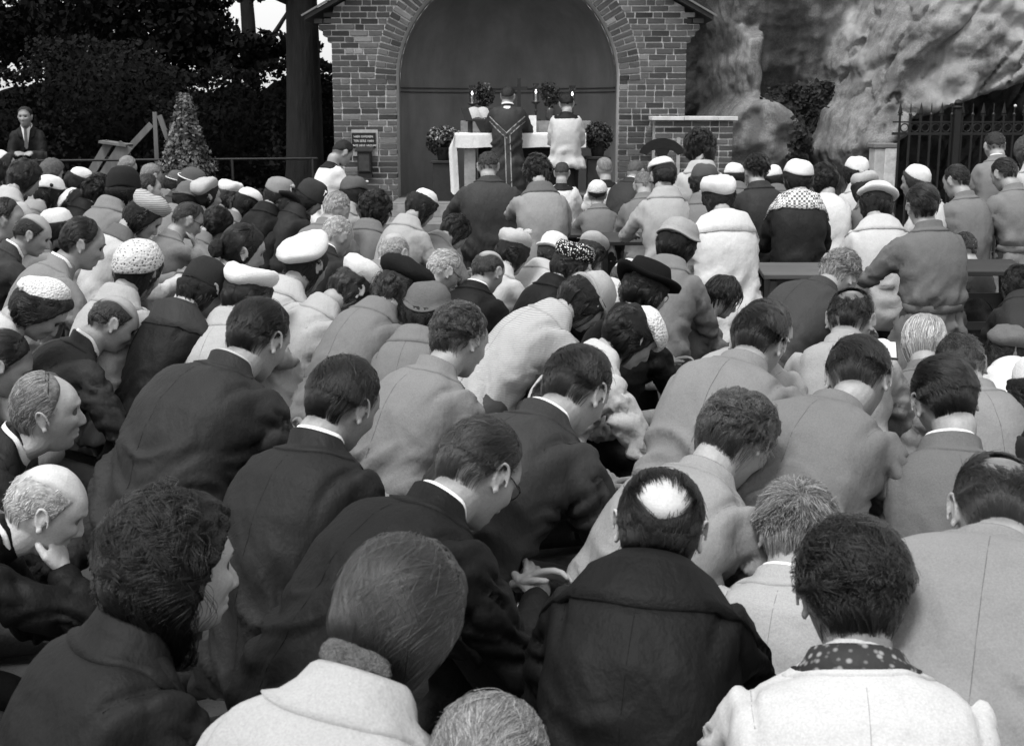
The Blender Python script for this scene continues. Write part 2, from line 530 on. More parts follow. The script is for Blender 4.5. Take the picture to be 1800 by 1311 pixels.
# the ledge that runs round the apse
m = MB()
for zz, th in ((1.885, 0.009), (1.835, 0.009)):
    pts = [(XC + (AR - 0.012) * math.cos(PI * i / 30), 0.60 + 1.135 * math.sin(PI * i / 30), zz) for i in range(31)]
    m.tube(pts, th, 6)
m.build('ledge', plain('ledge_paint', 0.08, 0.7), shrine, smooth=True)
m = MB()
m.box(XC - AR - 0.0, XC + AR, -0.95, 1.8, 0.0, FLOOR)
m.box(XC - AR - 0.35, XC + AR + 0.35, -1.90, -0.951, 0.0, 0.40)
m.build('platform', plain('platform_stone', 0.16, 0.9, 8, 0.3), shrine)
for i in range(7):
    m = MB(); x = XC - AR + 0.0 + i * 0.386; m.box(x + .008, x + 0.378, -0.968, -0.951, 0.40, FLOOR - 0.01); m.build('step_stone', plain('step_stone', 0.24, 0.9, 14, 0.3), shrine, bevel=0.004)

# plaque and offering box on the left pier
def text(body, size, parent, loc, material, name):
    c = bpy.data.curves.new(name, 'FONT'); c.body = body; c.size = size; c.align_x = 'CENTER'; c.extrude = 0.002
    o = bpy.data.objects.new('t', c); COL.objects.link(o)
    bpy.context.view_layer.update()
    me = bpy.data.meshes.new_from_object(o.evaluated_get(bpy.context.evaluated_depsgraph_get()))
    bpy.data.objects.remove(o)
    me.materials.clear(); me.materials.append(material)
    return obj(name, me, parent, loc, (PI / 2, 0, 0))
pl = empty('plaque', (-1.797, WY - 0.004, 1.25), 0, 'black lettered board on a pale backing on the left brick pier', 'sign')
m = MB(); m.box(-0.155, 0.165, -0.006, 0, -0.19, 0.125); m.build('backing', plain('pale_cement', 0.36, 0.9), pl)
m = MB(); m.box(-0.150, 0.140, -0.028, -0.0062, -0.092, 0.088); m.build('board', plain('board_black', 0.012, 0.5), pl, bevel=0.003)
pw = plain('letter_paint', 0.7, 0.6)
for i, s in enumerate(('HIER OFFEREN', 'TER EERE VAN', 'ONZE LIEVE VROUW')):
    text(s, (0.036, 0.038, 0.033)[i], pl, (-0.008, -0.0285, 0.030 - i * 0.052), pw, 'lettering')
bx = empty('offering_box', (-1.79, WY - 0.006, 0.86), 0, 'dark iron offering box fixed below the lettered board', 'box')
ir = plain('box_iron', 0.02, 0.45, 30, 0.4)
m = MB(); m.box(-0.085, 0.085, -0.13, 0, 0.0, 0.26); m.build('case', ir, bx, bevel=0.008)
m = MB(); m.box(-0.068, 0.068, -0.142, -0.131, 0.02, 0.235); m.build('door', plain('box_door', 0.045, 0.4, 25, 0.3), bx, bevel=0.006)
m = MB(); m.add([(-0.105, -0.16, 0.255), (0.105, -0.16, 0.255), (0.105, 0, 0.31), (-0.105, 0, 0.31), (-0.105, -0.16, 0.268), (0.105, -0.16, 0.268), (0.105, 0, 0.325), (-0.105, 0, 0.325)],
               [(3, 2, 1, 0), (4, 5, 6, 7), (0, 1, 5, 4), (1, 2, 6, 5), (2, 3, 7, 6), (3, 0, 4, 7)]); m.build('lid', ir, bx)
m = MB(); m.prism([(-.09, -.06), (.09, -.06), (.085, -.005), (-.085, -.005)], -0.12, 0); m.build('base', ir, bx)

# ------------------------------------------------------------------ low brick wall on the right
lw = empty('low_brick_wall', (0, 15.12, 0), 0, 'low weathered brick wall with pale stone coping right of the shrine', 'wall')
m = MB(); m.box(1.70, 2.62, 0.012, 0.30, 0, 1.485); m.build('core', mortar, lw)
specs = []
for k in range(21):
    z = 0.015 + k * CP + BH / 2; x = 1.702
    first = True
    while x < 2.60:
        L = 0.205 if random.random() < 0.6 else 0.097
        if first and k % 2: L = 0.1
        first = False
        L = min(L, 2.62 - x)
        if 2.62 - x - L < .05: L = 2.62 - x
        specs.append((x + L / 2, 0.05, z, L, 0.1, BH * random.uniform(.9, 1.03), 0, L if z > 0.6 else 0.01)); x += L + 0.0125
brick_set(specs, lw, 75)
for x0, x1 in ((1.655, 2.03), (2.034, 2.43), (2.434, 2.665)):
    m = MB(); m.box(x0, x1, -0.06, 0.34, 1.490, 1.535, 0.002); m.build('coping_stone', plain('coping', 0.55, 0.85, 10, 0.2), lw, bevel=0.004)
m = MB(); m.box(-0.02, 0.02, -0.02, 0.02, 0, 1.29); tag(m.build('wooden_post', plain('pale_post', 0.34, 0.85), loc=(1.97, 15.05, 0)), 'thin pale post standing against the low brick wall', 'post')

# ------------------------------------------------------------------ concrete rock of the grotto
def to_rock(pxs, y=15.8): return [tuple(at_y(a, b, y)[[0, 2]]) for a, b in pxs]
def polyx(pl, z):
    """x of a polyline at height z"""
    zz = [p[1] for p in pl]; xx = [p[0] for p in pl]
    o = np.argsort(zz)
    return np.interp(z, np.array(zz)[o], np.array(xx)[o])
mass_left = to_rock([(1452, 335), (1428, 262), (1452, 222), (1482, 170), (1503, 120), (1520, 60), (1560, 0), (1640, -120)])
cave_top = to_rock([(1535, 262), (1560, 245), (1575, 236), (1600, 200), (1650, 188), (1720, 160), (1800, 128), (1900, 90), (2100, 60)])
RES = 0.025
xs = np.arange(2.15, 9.0, RES); zs = np.arange(-0.05, 5.6, RES)
GX, GZ = np.meshgrid(xs, zs)
x, z = GX.ravel(), GZ.ravel()
p3 = np.stack([x, 0 * x, z], 1)
n1 = fbm(p3 * 1.3 + 3, 4) - 0.5; n2 = fbm(p3 * 4.0 + 8, 4) - 0.5; n3 = fbm(p3 * 13 + 2, 3) - 0.5
wob = n2 * 0.22
y = 17.5 - 0.25 * (z - 2) + n1 * 0.55
dl = x + wob - polyx(mass_left, z)
dl = np.where(z > mass_left[-1][1], x - mass_left[-1][0] + wob, dl)
ct = np.interp(x + wob * .6, [p[0] for p in cave_top], [p[1] for p in cave_top])
inm = sstep(-0.05, 0.50, dl)
slope = 15.75 - 0.35 * np.clip(dl, 0, 3) * 0.5 - 0.06 * z
y = y * (1 - inm) + inm * (slope + n1 * 1.1 + n2 * 0.35)
# shoulder of rock and the pilaster on the left
sh = np.interp(x + wob * .4, *zip(*[(a, b) for a, b in to_rock([(1262, 260), (1275, 208), (1312, 172), (1350, 168), (1392, 185), (1425, 240), (1450, 330)], 16.2)]))
ins = sstep(0.04, -0.10, z - sh) * (x > 2.5) * (1 - inm)
y = y * (1 - ins) + ins * (16.15 + n1 * 0.5 + n2 * 0.2)
px0, px1 = 3.0, 3.27
pil = sstep(px0 - .03, px0 + .05, x + n2 * .06) * sstep(px1 + .04, px1 - .04, x + n2 * .08) * sstep(2.75, 2.45, z + n2 * .4) * (1 - ins)
y = y - pil * 0.75
rec = sstep(3.0, 2.7, x) * (1 - ins)
y = y + rec * 1.0
# cave
cv = sstep(0.02, -0.14, z - ct) * (x + wob * .2 > 4.42)
y = y * (1 - cv) + cv * (21.3 + n1 * 0.8)
rim = np.exp(-((z - ct - 0.06) / 0.12) ** 2) * (x > 4.3) * inm
y = y - rim * 0.10
# cracks
for ln, wd in (([(1720, -20), (1690, 38), (1650, 80), (1642, 120), (1620, 140)], .030), ([(1798, 30), (1785, 80), (1770, 120), (1700, 165), (1690, 180)], .034), ([(1545, 150), (1500, 190), (1488, 230), (1482, 262)], .020), ([(1590, 165), (1530, 190), (1518, 215)], .02), ([(1450, 265), (1462, 300), (1460, 330)], .022), ([(1620, 60), (1560, 120), (1530, 150)], .025)):
    w = to_rock(ln, 15.5)
    dd = np.full(len(x), 9.0)
    for (ax, az), (bx_, bz) in zip(w[:-1], w[1:]):
        t = np.clip(((x - ax) * (bx_ - ax) + (z - az) * (bz - az)) / ((bx_ - ax) ** 2 + (bz - az) ** 2), 0, 1)
        dd = np.minimum(dd, np.hypot(x + wob * .25 - ax - t * (bx_ - ax), z + n2 * .12 - az - t * (bz - az)))
    y = y + 0.16 * np.exp(-(dd / wd) ** 2) * (1 - cv)
base_y = y.copy()
V = np.stack([x, y, z], 1)
nxg, nzg = len(xs), len(zs)
ii = (np.arange(nzg - 1)[:, None] * nxg + np.arange(nxg - 1)[None]).ravel()
Q = np.stack([ii, ii + 1, ii + nxg + 1, ii + nxg], 1)
border = list(range(nxg)) + [r * nxg + nxg - 1 for r in range(1, nzg)] + [(nzg - 1) * nxg + c for c in range(nxg - 2, -1, -1)] + [r * nxg for r in range(nzg - 2, 0, -1)]
nb = len(V); nbo = len(border)
back = V[border].copy(); back[:, 1] = 23.0
F = [tuple(q) for q in Q.tolist()] + [(border[k], nb + k, nb + (k + 1) % nbo, border[(k + 1) % nbo]) for k in range(nbo)] + [tuple(nb + k for k in range(nbo - 1, -1, -1))]
tme = bpy.data.meshes.new('t'); tme.from_pydata([tuple(v) for v in np.concatenate([V, back])], [], F)
tob = bpy.data.objects.new('t', tme); COL.objects.link(tob)
md = tob.modifiers.new('r', 'REMESH'); md.mode = 'VOXEL'; md.voxel_size = 0.030
md = tob.modifiers.new('s', 'SMOOTH'); md.factor = 0.5; md.iterations = 3
bpy.context.view_layer.update()
ev = tob.evaluated_get(bpy.context.evaluated_depsgraph_get()); eme = ev.to_mesh()
V2 = np.empty(len(eme.vertices) * 3, np.float32); eme.vertices.foreach_get('co', V2); V2 = V2.reshape(-1, 3).astype(float)
Q2 = np.empty(len(eme.loops), np.int32); eme.loops.foreach_get('vertex_index', Q2); Q2 = Q2.reshape(-1, 4)
ev.to_mesh_clear(); bpy.data.objects.remove(tob); bpy.data.meshes.remove(tme)
keepf = V2[Q2][:, :, 1].min(1) < 22.0                 # leave out the unseen far back
Q2 = Q2[keepf]
used = np.unique(Q2); rem = np.full(len(V2), -1); rem[used] = np.arange(len(used)); V2 = V2[used]; Q2 = rem[Q2]
fn_ = np.cross(V2[Q2[:, 2]] - V2[Q2[:, 0]], V2[Q2[:, 3]] - V2[Q2[:, 1]]); N2 = np.zeros_like(V2)
for k in range(4): np.add.at(N2, Q2[:, k], fn_)
N2 /= np.linalg.norm(N2, axis=1)[:, None] + 1e-9
rg = lambda P_, o=4: 1 - np.abs(2 * fbm(P_, o) - 1)
ua_ = V2[:, 0] * math.cos(R(52)) + V2[:, 2] * math.sin(R(52)); va_ = -V2[:, 0] * math.sin(R(52)) + V2[:, 2] * math.cos(R(52))
str_ = np.stack([ua_ * 0.7, va_ * 2.6, V2[:, 1]], 1)
onm = sstep(3.9, 4.6, V2[:, 0])
dsp = ((rg(str_ + 11) ** 2 - 0.55) * onm * 0.09 + (rg(V2 * np.array([3.0, 3.0, 1.2]) + 21) ** 2 - .55) * (1 - onm) * 0.035 + (fbm(V2 * 5 + 3, 4) - .5) * 0.08 + (fbm(V2 * 24 + 9, 2) - .5) * 0.02)
dsp -= 0.06 * onm * (rg(str_ * np.array([1.2, .8, 1]) + 50, 3) > 0.975)
V2 = V2 + N2 * dsp[:, None]
x, y2, z = V2.T
p3 = np.stack([x, 0 * x, z], 1)
n2 = fbm(p3 * 4.0 + 8, 4) - 0.5; n3 = fbm(p3 * 13 + 2, 3) - 0.5
wob = n2 * 0.22
def regrid(a):
    i = np.clip(((z - zs[0]) / RES).astype(int), 0, nzg - 1); j = np.clip(((x - xs[0]) / RES).astype(int), 0, nxg - 1)
    return a.reshape(nzg, nxg)[i, j]
inm, ins, pil, cv = regrid(inm), regrid(ins), regrid(pil * np.ones(nxg * nzg)), regrid(cv)
y = base_y
def rockm(nt, N, L, B):
    n = nz(N, L, 2.6, 8, 0.62); f = nz(N, L, 42, 8, 0.78); s = nz(N, L, 5, 5, 0.6, stretch=(1, 1, 0.16))
    c = mix(N, L, 0.55, ramp(N, L, n, [(0.30, 0.12), (0.5, 0.23), (0.70, 0.40)]), ramp(N, L, f, [(0.33, 0.06), (0.67, 0.40)]))
    c = mix(N, L, ramp(N, L, s, [(0.40, 0.7), (0.54, 0.0)]), c, 0.12)
    at = N.new('ShaderNodeAttribute'); at.attribute_name = 'lime'
    c = mix(N, L, at.outputs['Fac'], c, 0.52)
    a2 = N.new('ShaderNodeAttribute'); a2.attribute_name = 'algae_shade'
    c = mix(N, L, a2.outputs['Fac'], c, ramp(N, L, f, [(0.3, 0.015), (0.7, 0.06)]))  # dark streaks of algae, plus painted shade in recess and cave
    L.new(c, B.inputs['Base Color']); B.inputs['Roughness'].default_value = 0.9; B.inputs['Specular IOR Level'].default_value = 0.25
    bump(N, L, B, mix(N, L, 0.7, n, f), 0.9, 0.035)
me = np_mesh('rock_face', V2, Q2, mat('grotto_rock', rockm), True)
lime = np.zeros(len(V2)); alg_shade = np.zeros(len(V2))
xw = x + n2 * 0.10 + n3 * 0.05
for (a, b0, b1, wd, am) in ((1356, 15, 95, 9, .5), (1410, 20, 158, 5, .9), (1411, 55, 100, 9, .9), (1490, 55, 155, 7, .8), (1540, -10, 85, 10, .75), (1305, 75, 118, 7, .6), (1270, 95, 145, 4, .35), (1468, 10, 70, 16, .45), (1345, 65, 80, 14, .5), (1435, 122, 130, 5, .8), (1560, 90, 130, 8, .3)):
    (xa, za), (_, zb) = to_rock([(a, b0), (a, b1)], 17.2 if a < 1520 else 16)
    ww = wd / 128
    lime[:len(x)] = np.maximum(lime[:len(x)], am * np.exp(-((xw - xa) / ww) ** 2 * 1.4) * sstep(zb - .1, zb + .15, z + n2 * .3) * sstep(za + .1, za - .15, z) * sstep(0.25, 0.5, fbm(p3 * np.array([9, 1, 2.5]), 3)))
lime[:len(x)] = np.maximum(lime[:len(x)], 0.62 * inm * (1 - cv) * sstep(0.40, 0.66, fbm(p3 * np.array([1.3, 1, 1.3]) + 60, 4)) * sstep(4.6, 5.4, x))
alg_shade[:len(x)] = 0.85 * sstep(3.05, 2.85, x + n2 * .5) * (1 - ins) * (1 - pil)  # shade of the left recess painted into the rock colour
alg_shade[:len(x)] = np.maximum(alg_shade[:len(x)], 0.95 * sstep(17.2, 18.2, y2) * (x > 4.2))  # cave shade painted in, darker with depth
alg_shade[:len(x)] = np.maximum(alg_shade[:len(x)], 0.72 * (1 - inm) * (1 - ins) * (1 - pil) * sstep(0.46, 0.66, fbm(p3 * np.array([2.2, 1, 0.45]) + 31, 4)))
for nm, ar in (('lime', lime), ('algae_shade', alg_shade)):
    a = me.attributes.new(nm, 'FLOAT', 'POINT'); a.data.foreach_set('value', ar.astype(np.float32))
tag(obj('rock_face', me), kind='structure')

# stone pillar at the cave mouth
pc = at_y(1553, 290, 14.9)
sp_ = empty('stone_pillar', (pc[0], 14.9, 0), 0, 'pale square stone pillar at the foot of the rock beside the iron fence', 'pillar')
cm_ = plain('pillar_stone', 0.42, 0.85, 12, 0.2)
m = MB(); m.box(-0.145, 0.105, -0.13, 0.12, 0, 1.17, 0.004); m.build('shaft', cm_, sp_, bevel=0.012)
m = MB(); m.box(-0.03, 0.115, -0.145, -0.131, 0, 1.172); m.build('face_slab', plain('pillar_face', 0.52, 0.8), sp_, bevel=0.004)
m = MB(); m.box(-0.165, 0.125, -0.15, 0.14, 1.173, 1.23); m.build('cap', plain('pillar_cap', 0.16, 0.9), sp_, bevel=0.01)

# ------------------------------------------------------------------ iron fence before the cave
fy = 14.55
fence = empty('iron_fence', (0, fy, 0), 0, 'black wrought iron fence with spear tops before the grotto cave', 'fence')
irn = plain('wrought_iron', 0.012, 0.5, 40, 0.3)
for zz, hh in ((1.345, 0.030), (0.18, 0.03), (1.475, 0.016)):
    m = MB(); m.box(4.34, 8.2, -0.012, 0.012, zz - hh / 2, zz + hh / 2); m.build('rail', irn, fence)
def bar_me(tip):
    m = MB(); m.box(-0.011, 0.011, -0.011, 0.011, 0.0, 1.56)
    if tip == 'spear':
        m.add([(-.028, 0, 1.575), (0, -.009, 1.575), (.028, 0, 1.575), (0, .009, 1.575), (0, 0, 1.70), (0, 0, 1.545)], [(0, 1, 4), (1, 2, 4), (2, 3, 4), (3, 0, 4), (1, 0, 5), (2, 1, 5), (3, 2, 5), (0, 3, 5)])
        m.box(-0.030, 0.030, -0.008, 0.008, 1.548, 1.560)
    else:
        m.lathe([(0.001, 1.545), (.02, 1.55), (.02, 1.565), (.009, 1.58), (.006, 1.66), (.001, 1.69)], 8)
    return m.mesh('bar', irn)
b1, b2 = bar_me('spear'), bar_me('scroll')
u10, q10 = None, None
ringm = MB()
a = np.linspace(0, 2 * PI, 17); ringm.tube(np.stack([0.045 * np.cos(a), 0 * a, 0.045 * np.sin(a)], 1), 0.008, 6)
ringm = ringm.mesh('scroll', irn, True)
ball = MB(); ball.lathe([(.001, -.018), (.013, -.013), (.018, 0), (.013, .013), (.001, .018)], 10); ball = ball.mesh('finial', plain('worn_tip', 0.55, 0.4), True)
k = 0; bx_ = 4.42
while bx_ < 8.2:
    o = obj('bar', b1 if k % 2 == 0 else b2, fence, (bx_, 0, 0))
    if 11 <= k <= 14: obj('finial', ball, o, (0, -.012, 1.655))
    if bx_ < 8.05: obj('scroll', ringm, fence, (bx_ + 0.059, 0, 1.410))
    bx_ += 0.118; k += 1
m = MB(); m.box(-0.035, 0.035, -0.035, 0.035, 0, 1.62); m.lathe([(.04, 1.62), (.055, 1.64), (.03, 1.66), (.045, 1.69), (.03, 1.72), (.001, 1.73)], 10)
m.build('gate_post', irn, fence, (5.06, -0.03, 0))

# ------------------------------------------------------------------ foliage
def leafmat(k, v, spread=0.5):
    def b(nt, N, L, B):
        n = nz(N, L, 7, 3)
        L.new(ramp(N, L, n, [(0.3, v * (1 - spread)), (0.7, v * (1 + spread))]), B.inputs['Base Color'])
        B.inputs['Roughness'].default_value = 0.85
        B.inputs['Specular IOR Level'].default_value = 0.12
    return mat('leaf_' + k, b)

def leaves(name, C, N, size, material, parent=None, loc=None, droop=0.0):
    """leaf shaped quads: centres C (n,3), outward directions N"""
    n = len(C)
    rs = RNG
    d = N + rs.normal(scale=0.75, size=(n, 3)); d[:, 2] -= droop; d /= np.linalg.norm(d, axis=1)[:, None] + 1e-9
    t = np.cross(d, rs.normal(size=(n, 3))); t /= np.linalg.norm(t, axis=1)[:, None] + 1e-9
    b = np.cross(d, t)
    s = size * rs.uniform(0.6, 1.35, n)[:, None]
    V = np.stack([C - t * s * .5, C + b * s * .34 + d * s * .08, C + t * s * .5, C - b * s * .34 + d * s * .08], 1).reshape(-1, 3)
    return obj(name, np_mesh(name, V, np.arange(4 * n).reshape(-1, 4), material, False), parent, loc)

def blob_points(centers, radii, n):
    """points in the outer shells of overlapping ellipsoids"""
    C, Nn = [], []
    w = np.array([r[0] * r[2] for r in radii]); w = w / w.sum()
    for c, r, k in zip(centers, radii, (w * n).astype(int)):
        u = RNG.normal(size=(k, 3)); u /= np.linalg.norm(u, axis=1)[:, None]
        s = 1 - RNG.rand(k) ** 1.6 * 0.55
        C.append(np.array(c) + u * s[:, None] * np.array(r)); Nn.append(u)
    return np.concatenate(C), np.concatenate(Nn)

bark = plain('bark', 0.012, 0.95, 14, 0.5, 0.9, 0.04, stretch=(1, 1, 0.2))
def trunk(parent, h, r, limbs, name='trunk', lean=(0, 0)):
    m = MB()
    pts = [(lean[0] * t * t + 0.05 * math.sin(4 * t), lean[1] * t, h * t) for t in np.linspace(0, 1, 9)]
    m.tube(pts, np.interp(np.linspace(0, 1, 9), [0, .08, 1], [r * 1.35, r, r * .45]), 14)
    for t, dx, dy, dz, rr in limbs:
        p0 = np.array([lean[0] * t * t, lean[1] * t, h * t])
        m.tube([p0, p0 + np.array([dx * .5, dy * .5, dz * .35]), p0 + np.array([dx, dy, dz])], [rr, rr * .7, rr * .3], 8)
    return m.build(name, bark, parent, smooth=True)

# dense clipped hedge along the left
hd = empty('hedge', (0, 17.6, 0), 0, 'tall dense dark hedge behind the standing worshipper and the timber', 'hedge')
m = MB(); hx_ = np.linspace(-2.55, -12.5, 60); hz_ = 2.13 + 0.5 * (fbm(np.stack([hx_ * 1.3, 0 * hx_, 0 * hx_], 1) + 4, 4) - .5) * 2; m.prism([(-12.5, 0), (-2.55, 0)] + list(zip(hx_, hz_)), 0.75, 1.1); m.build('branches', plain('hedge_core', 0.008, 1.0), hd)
n = 36000
C = np.stack([RNG.uniform(-12.5, -2.35, n), RNG.uniform(-0.25, 0.5, n), RNG.uniform(0.0, 2.6, n)], 1)
top = 2.40 + 0.55 * (fbm(C * np.array([1.3, 0, 0]) + 4, 4) - .5) * 2
C[:, 2] = np.minimum(C[:, 2], top - RNG.rand(n) * 0.12)
C[:, 1] += (fbm(C * np.array([1.9, 0, 1.9]), 3) - .5) * 1.5 + RNG.rand(n) ** 3 * .4
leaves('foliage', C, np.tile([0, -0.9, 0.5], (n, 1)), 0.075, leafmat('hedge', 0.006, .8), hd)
# the trees beyond the hedge
def tree(label, x, y, h, r, blobs, nl, size, shade, limbs, name='tree'):
    t = empty(name, (x, y, 0), 0, label, 'tree', 'trees beyond the hedge')
    trunk(t, h, r, limbs)
    c, n = blob_points([b[:3] for b in blobs], [b[3:] for b in blobs], nl)
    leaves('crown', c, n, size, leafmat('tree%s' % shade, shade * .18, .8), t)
    return t
tree('dark broadleaf tree over the hedge above the standing worshipper', -6.6, 20.5, 4.6, .2,
     [(-1.9, 0, 2.75, 1.0, .8, .5), (-0.6, 0, 3.1, 1.3, .9, .55), (0.9, .2, 3.0, 1.2, .9, .6), (-2.6, 0, 3.7, .8, .8, .3), (0.2, 0, 4.2, 1.8, 1, .6)], 9000, .12, .028, [(.5, -1.2, 0, 1.2, .09), (.55, 1.2, 0, 1.1, .08), (.7, -.3, .3, 1.3, .07)])
tree('dark broadleaf tree with sky gaps left of the great trunk', -4.1, 20.0, 4.8, .16,
     [(-0.9, 0, 2.85, .8, .7, .38), (0.15, 0, 2.6, .7, .7, .22), (-1.1, 0, 3.35, 1.0, .7, .32), (0.75, 0, 2.55, .42, .5, .16), (-1.05, 0, 2.45, .9, .6, .30), (-0.2, 0, 2.40, .8, .6, .25)], 5600, .115, .026, [(.45, -1.0, 0, 1.2, .07), (.5, .8, 0, .9, .06), (.6, 0, 0, 1.2, .06)])
tree('pale leaved tree showing at the top left corner behind the hedge', -8.6, 24, 5, .2,
     [(-0.6, 0, 2.9, 1.3, .8, .55), (0.9, 0, 2.75, 1.0, .8, .5), (0.2, 0, 3.3, .8, .8, .25)], 4200, .12, .06, [(.5, -1, 0, 1, .08), (.55, 1, 0, 1, .08)])
g_ = empty('great_tree', (-2.80, 17.0, 0), 0, 'thick dark tree trunk standing just left of the shrine', 'tree')
trunk(g_, 7.0, .26, [(.46, 1.3, .2, .9, .07), (.5, -1.2, .2, .8, .07), (.42, -.9, -.2, .5, .05), (.44, .8, -.3, .45, .05)])
c, n_ = blob_points([(-1.1, 0, 3.95, 1.0, .8, .5)[:3], (0.75, -.2, 3.12), (.3, 0, 3.9), (.62, -.1, 2.72), (-.55, -.2, 3.15)], [(1.0, .8, .5), (.45, .5, .22), (1.4, .9, .5), (.22, .3, .3), (.5, .4, .18)], 3600)
leaves('crown', c, n_, .11, leafmat('great', 0.014, .6), g_)
for lab, x_, y_, hh in (('dark evergreen filling the gap between the shrine and the rock', 2.55, 19.6, 3.4), ('dark evergreen rising behind the shrine roof on the right', 3.6, 21.2, 5.0)):
    t = empty('evergreen_tree', (x_, y_, 0), 0, lab, 'tree')
    trunk(t, hh, .14, [(.4, -.5, 0, .5, .05), (.5, .5, 0, .5, .05)])
    c, n_ = blob_points([(0, 0, hh * k) for k in (.2, .4, .6, .8, 1)], [(1.3, .9, .6), (1.3, .9, .6), (1.2, .9, .6), (1.0, .8, .6), (.7, .7, .6)], 5200)
    leaves('crown', c, n_, .13, leafmat('evergreen', 0.009, .6), t)
# conifer shrub
cs = empty('conifer_shrub', (-3.78, 14.75, 0), 0, 'cone shaped conifer shrub beyond the left rows of worshippers', 'shrub')
trunk(cs, 1.6, .045, [])
n = 9000
h = RNG.rand(n) ** 1.25
ang = RNG.uniform(0, 2 * PI, n)
bul = fbm(np.stack([np.cos(ang) * 2.6, np.sin(ang) * 2.6, h * 9], 1), 3)
rad = (0.44 * (1 - h) ** 0.85 + 0.05) * (0.25 + 1.45 * bul) * (1 - 0.35 * RNG.rand(n) ** 2)
C = np.stack([rad * np.cos(ang), rad * np.sin(ang), 0.05 + h * 1.74], 1)
leaves('foliage', C, np.stack([np.cos(ang), np.sin(ang), 0.5 + 0 * ang], 1), 0.046, leafmat('conifer', 0.12, .9), cs)
# ivy on the rock
iv = empty('ivy_plant', (0, 0, 0), 0, 'dark ivy climbing between the rock shoulder and the leaning rock mass', 'plant')
pts = []
for (a, b, rx_, rz_, k) in ((1375, 168, 26, 9, 500), (1420, 165, 34, 16, 1000), (1448, 178, 24, 18, 800), (1430, 208, 22, 22, 700), (1415, 240, 15, 28, 600), (1402, 285, 14, 30, 600), (1458, 152, 18, 9, 250)):
    u = RNG.normal(size=(k, 2)) * 0.5
    pts += [(a + u_[0] * rx_ * 1.0, b + u_[1] * rz_ * 1.0) for u_ in u]
gridY = base_y.reshape(nzg, nxg)
PT = []
for a, b in pts:
    q = at_y(a, b, 16.3)
    i, j = int((q[2] - zs[0]) / RES), int((q[0] - xs[0]) / RES)
    yy = gridY[min(max(i, 0), nzg - 1), min(max(j, 0), nxg - 1)]
    q = at_y(a, b, min(yy, 17.3) - RNG.uniform(0.02, 0.28)); PT.append(q)
PT = np.array(PT)
leaves('leaf_mass', PT, np.tile([0, -1, .4], (len(PT), 1)), .075, leafmat('ivy', 0.03, .7), iv)
m = MB()
for s in range(6):
    a = [PT[RNG.randint(len(PT))] + np.array([0, .06, 0]) for _ in range(3)]; a.sort(key=lambda v: v[2]); m.tube(a, .008, 5)
m.build('stem', bark, iv, smooth=True)
# rough grass and weeds at the hedge foot
n = 9000
C = np.stack([RNG.uniform(-8, -2.2, n), RNG.uniform(15.0, 17.3, n), RNG.rand(n) * 0.18], 1)
C[:, 2] += 0.30 * sstep(15.0, 16.6, C[:, 1]) * fbm(C * np.array([1, 1, 0]), 3) * 2
tag(leaves('weeds', C, np.tile([0, -.3, .8], (n, 1)), .10, leafmat('weeds', 0.013, .7)), kind='stuff')

# ------------------------------------------------------------------ railing and old timber on the left
rl_ = empty('pipe_railing', (0, 14.95, 0), 0, 'thin dark pipe railing crossing the left in front of the hedge', 'railing')
m = MB(); m.tube([(-6.0, 0, 1.02), (-2.3, 0, 1.05)], .014, 8); m.build('rail', irn, rl_, smooth=True)
for x_ in (-5.6, -4.45, -3.3, -2.35):
    m = MB(); m.tube([(x_, 0, 0), (x_, 0, 1.035)], .016, 8); m.build('post', irn, rl_, smooth=True)
old = plain('old_timber', 0.13, 0.9, 9, 0.4, 0.5, 0.01, stretch=(1, 1, .15))
tb = empty('wooden_trestle', (-4.72, 15.3, 0), 0, 'rough wooden trestle with boarded top standing at the hedge foot', 'trestle')
W = lambda a, b, yy=15.3: tuple(at_y(a, b, yy) - np.array([-4.72, 15.3, 0]))
for (a, b), (c, d_), yy, wd in (((193, 250), (160, 305), 15.25, .10), ((222, 255), (190, 305), 15.2, .17), ((222, 255), (228, 305), 15.45, .07)):
    m = MB(); p0, p1 = np.array(W(a, b, yy)), np.array(W(c, d_, yy)); p1 = p1 + (p1 - p0) * ((p1[2]) / max(1e-3, (p0[2] - p1[2]))) * 0.98
    m.bar(p0, p1, wd, .04, up=(0, 1, 0)); m.build('leg', old, tb)
m = MB(); m.bar(W(180, 249, 15.3), W(228, 256, 15.3), .30, .03, up=(0, 0, 1)); m.build('top_board', old, tb)
m = MB(); m.bar(W(176, 278, 15.3), W(222, 280, 15.3), .05, .03); m.build('brace', old, tb)
tf = empty('timber_frame', (-4.35, 15.6, 0), 0, 'leaning planks and an upright post left of the conifer shrub', 'timber')
W = lambda a, b, yy=15.6: tuple(at_y(a, b, yy) - np.array([-4.35, 15.6, 0]))
for (a, b), (c, d_), wd, nm in (((266, 219), (226, 262), .075, 'plank'), ((280, 203), (300, 258), .06, 'plank'), ((272, 197), (275, 262), .05, 'post')):
    p0, p1 = np.array(W(a, b)), np.array(W(c, d_)); p1 = p0 + (p1 - p0) * (p0[2] / (p0[2] - p1[2]))
    m = MB(); m.bar(p0, p1, wd, .03, up=(0, 1, 0)); m.build(nm, old, tf)
# ------------------------------------------------------------------ people: voxel remeshing of joined limbs
TMP = bpy.data.scenes.new('remesh')
JOBS = []

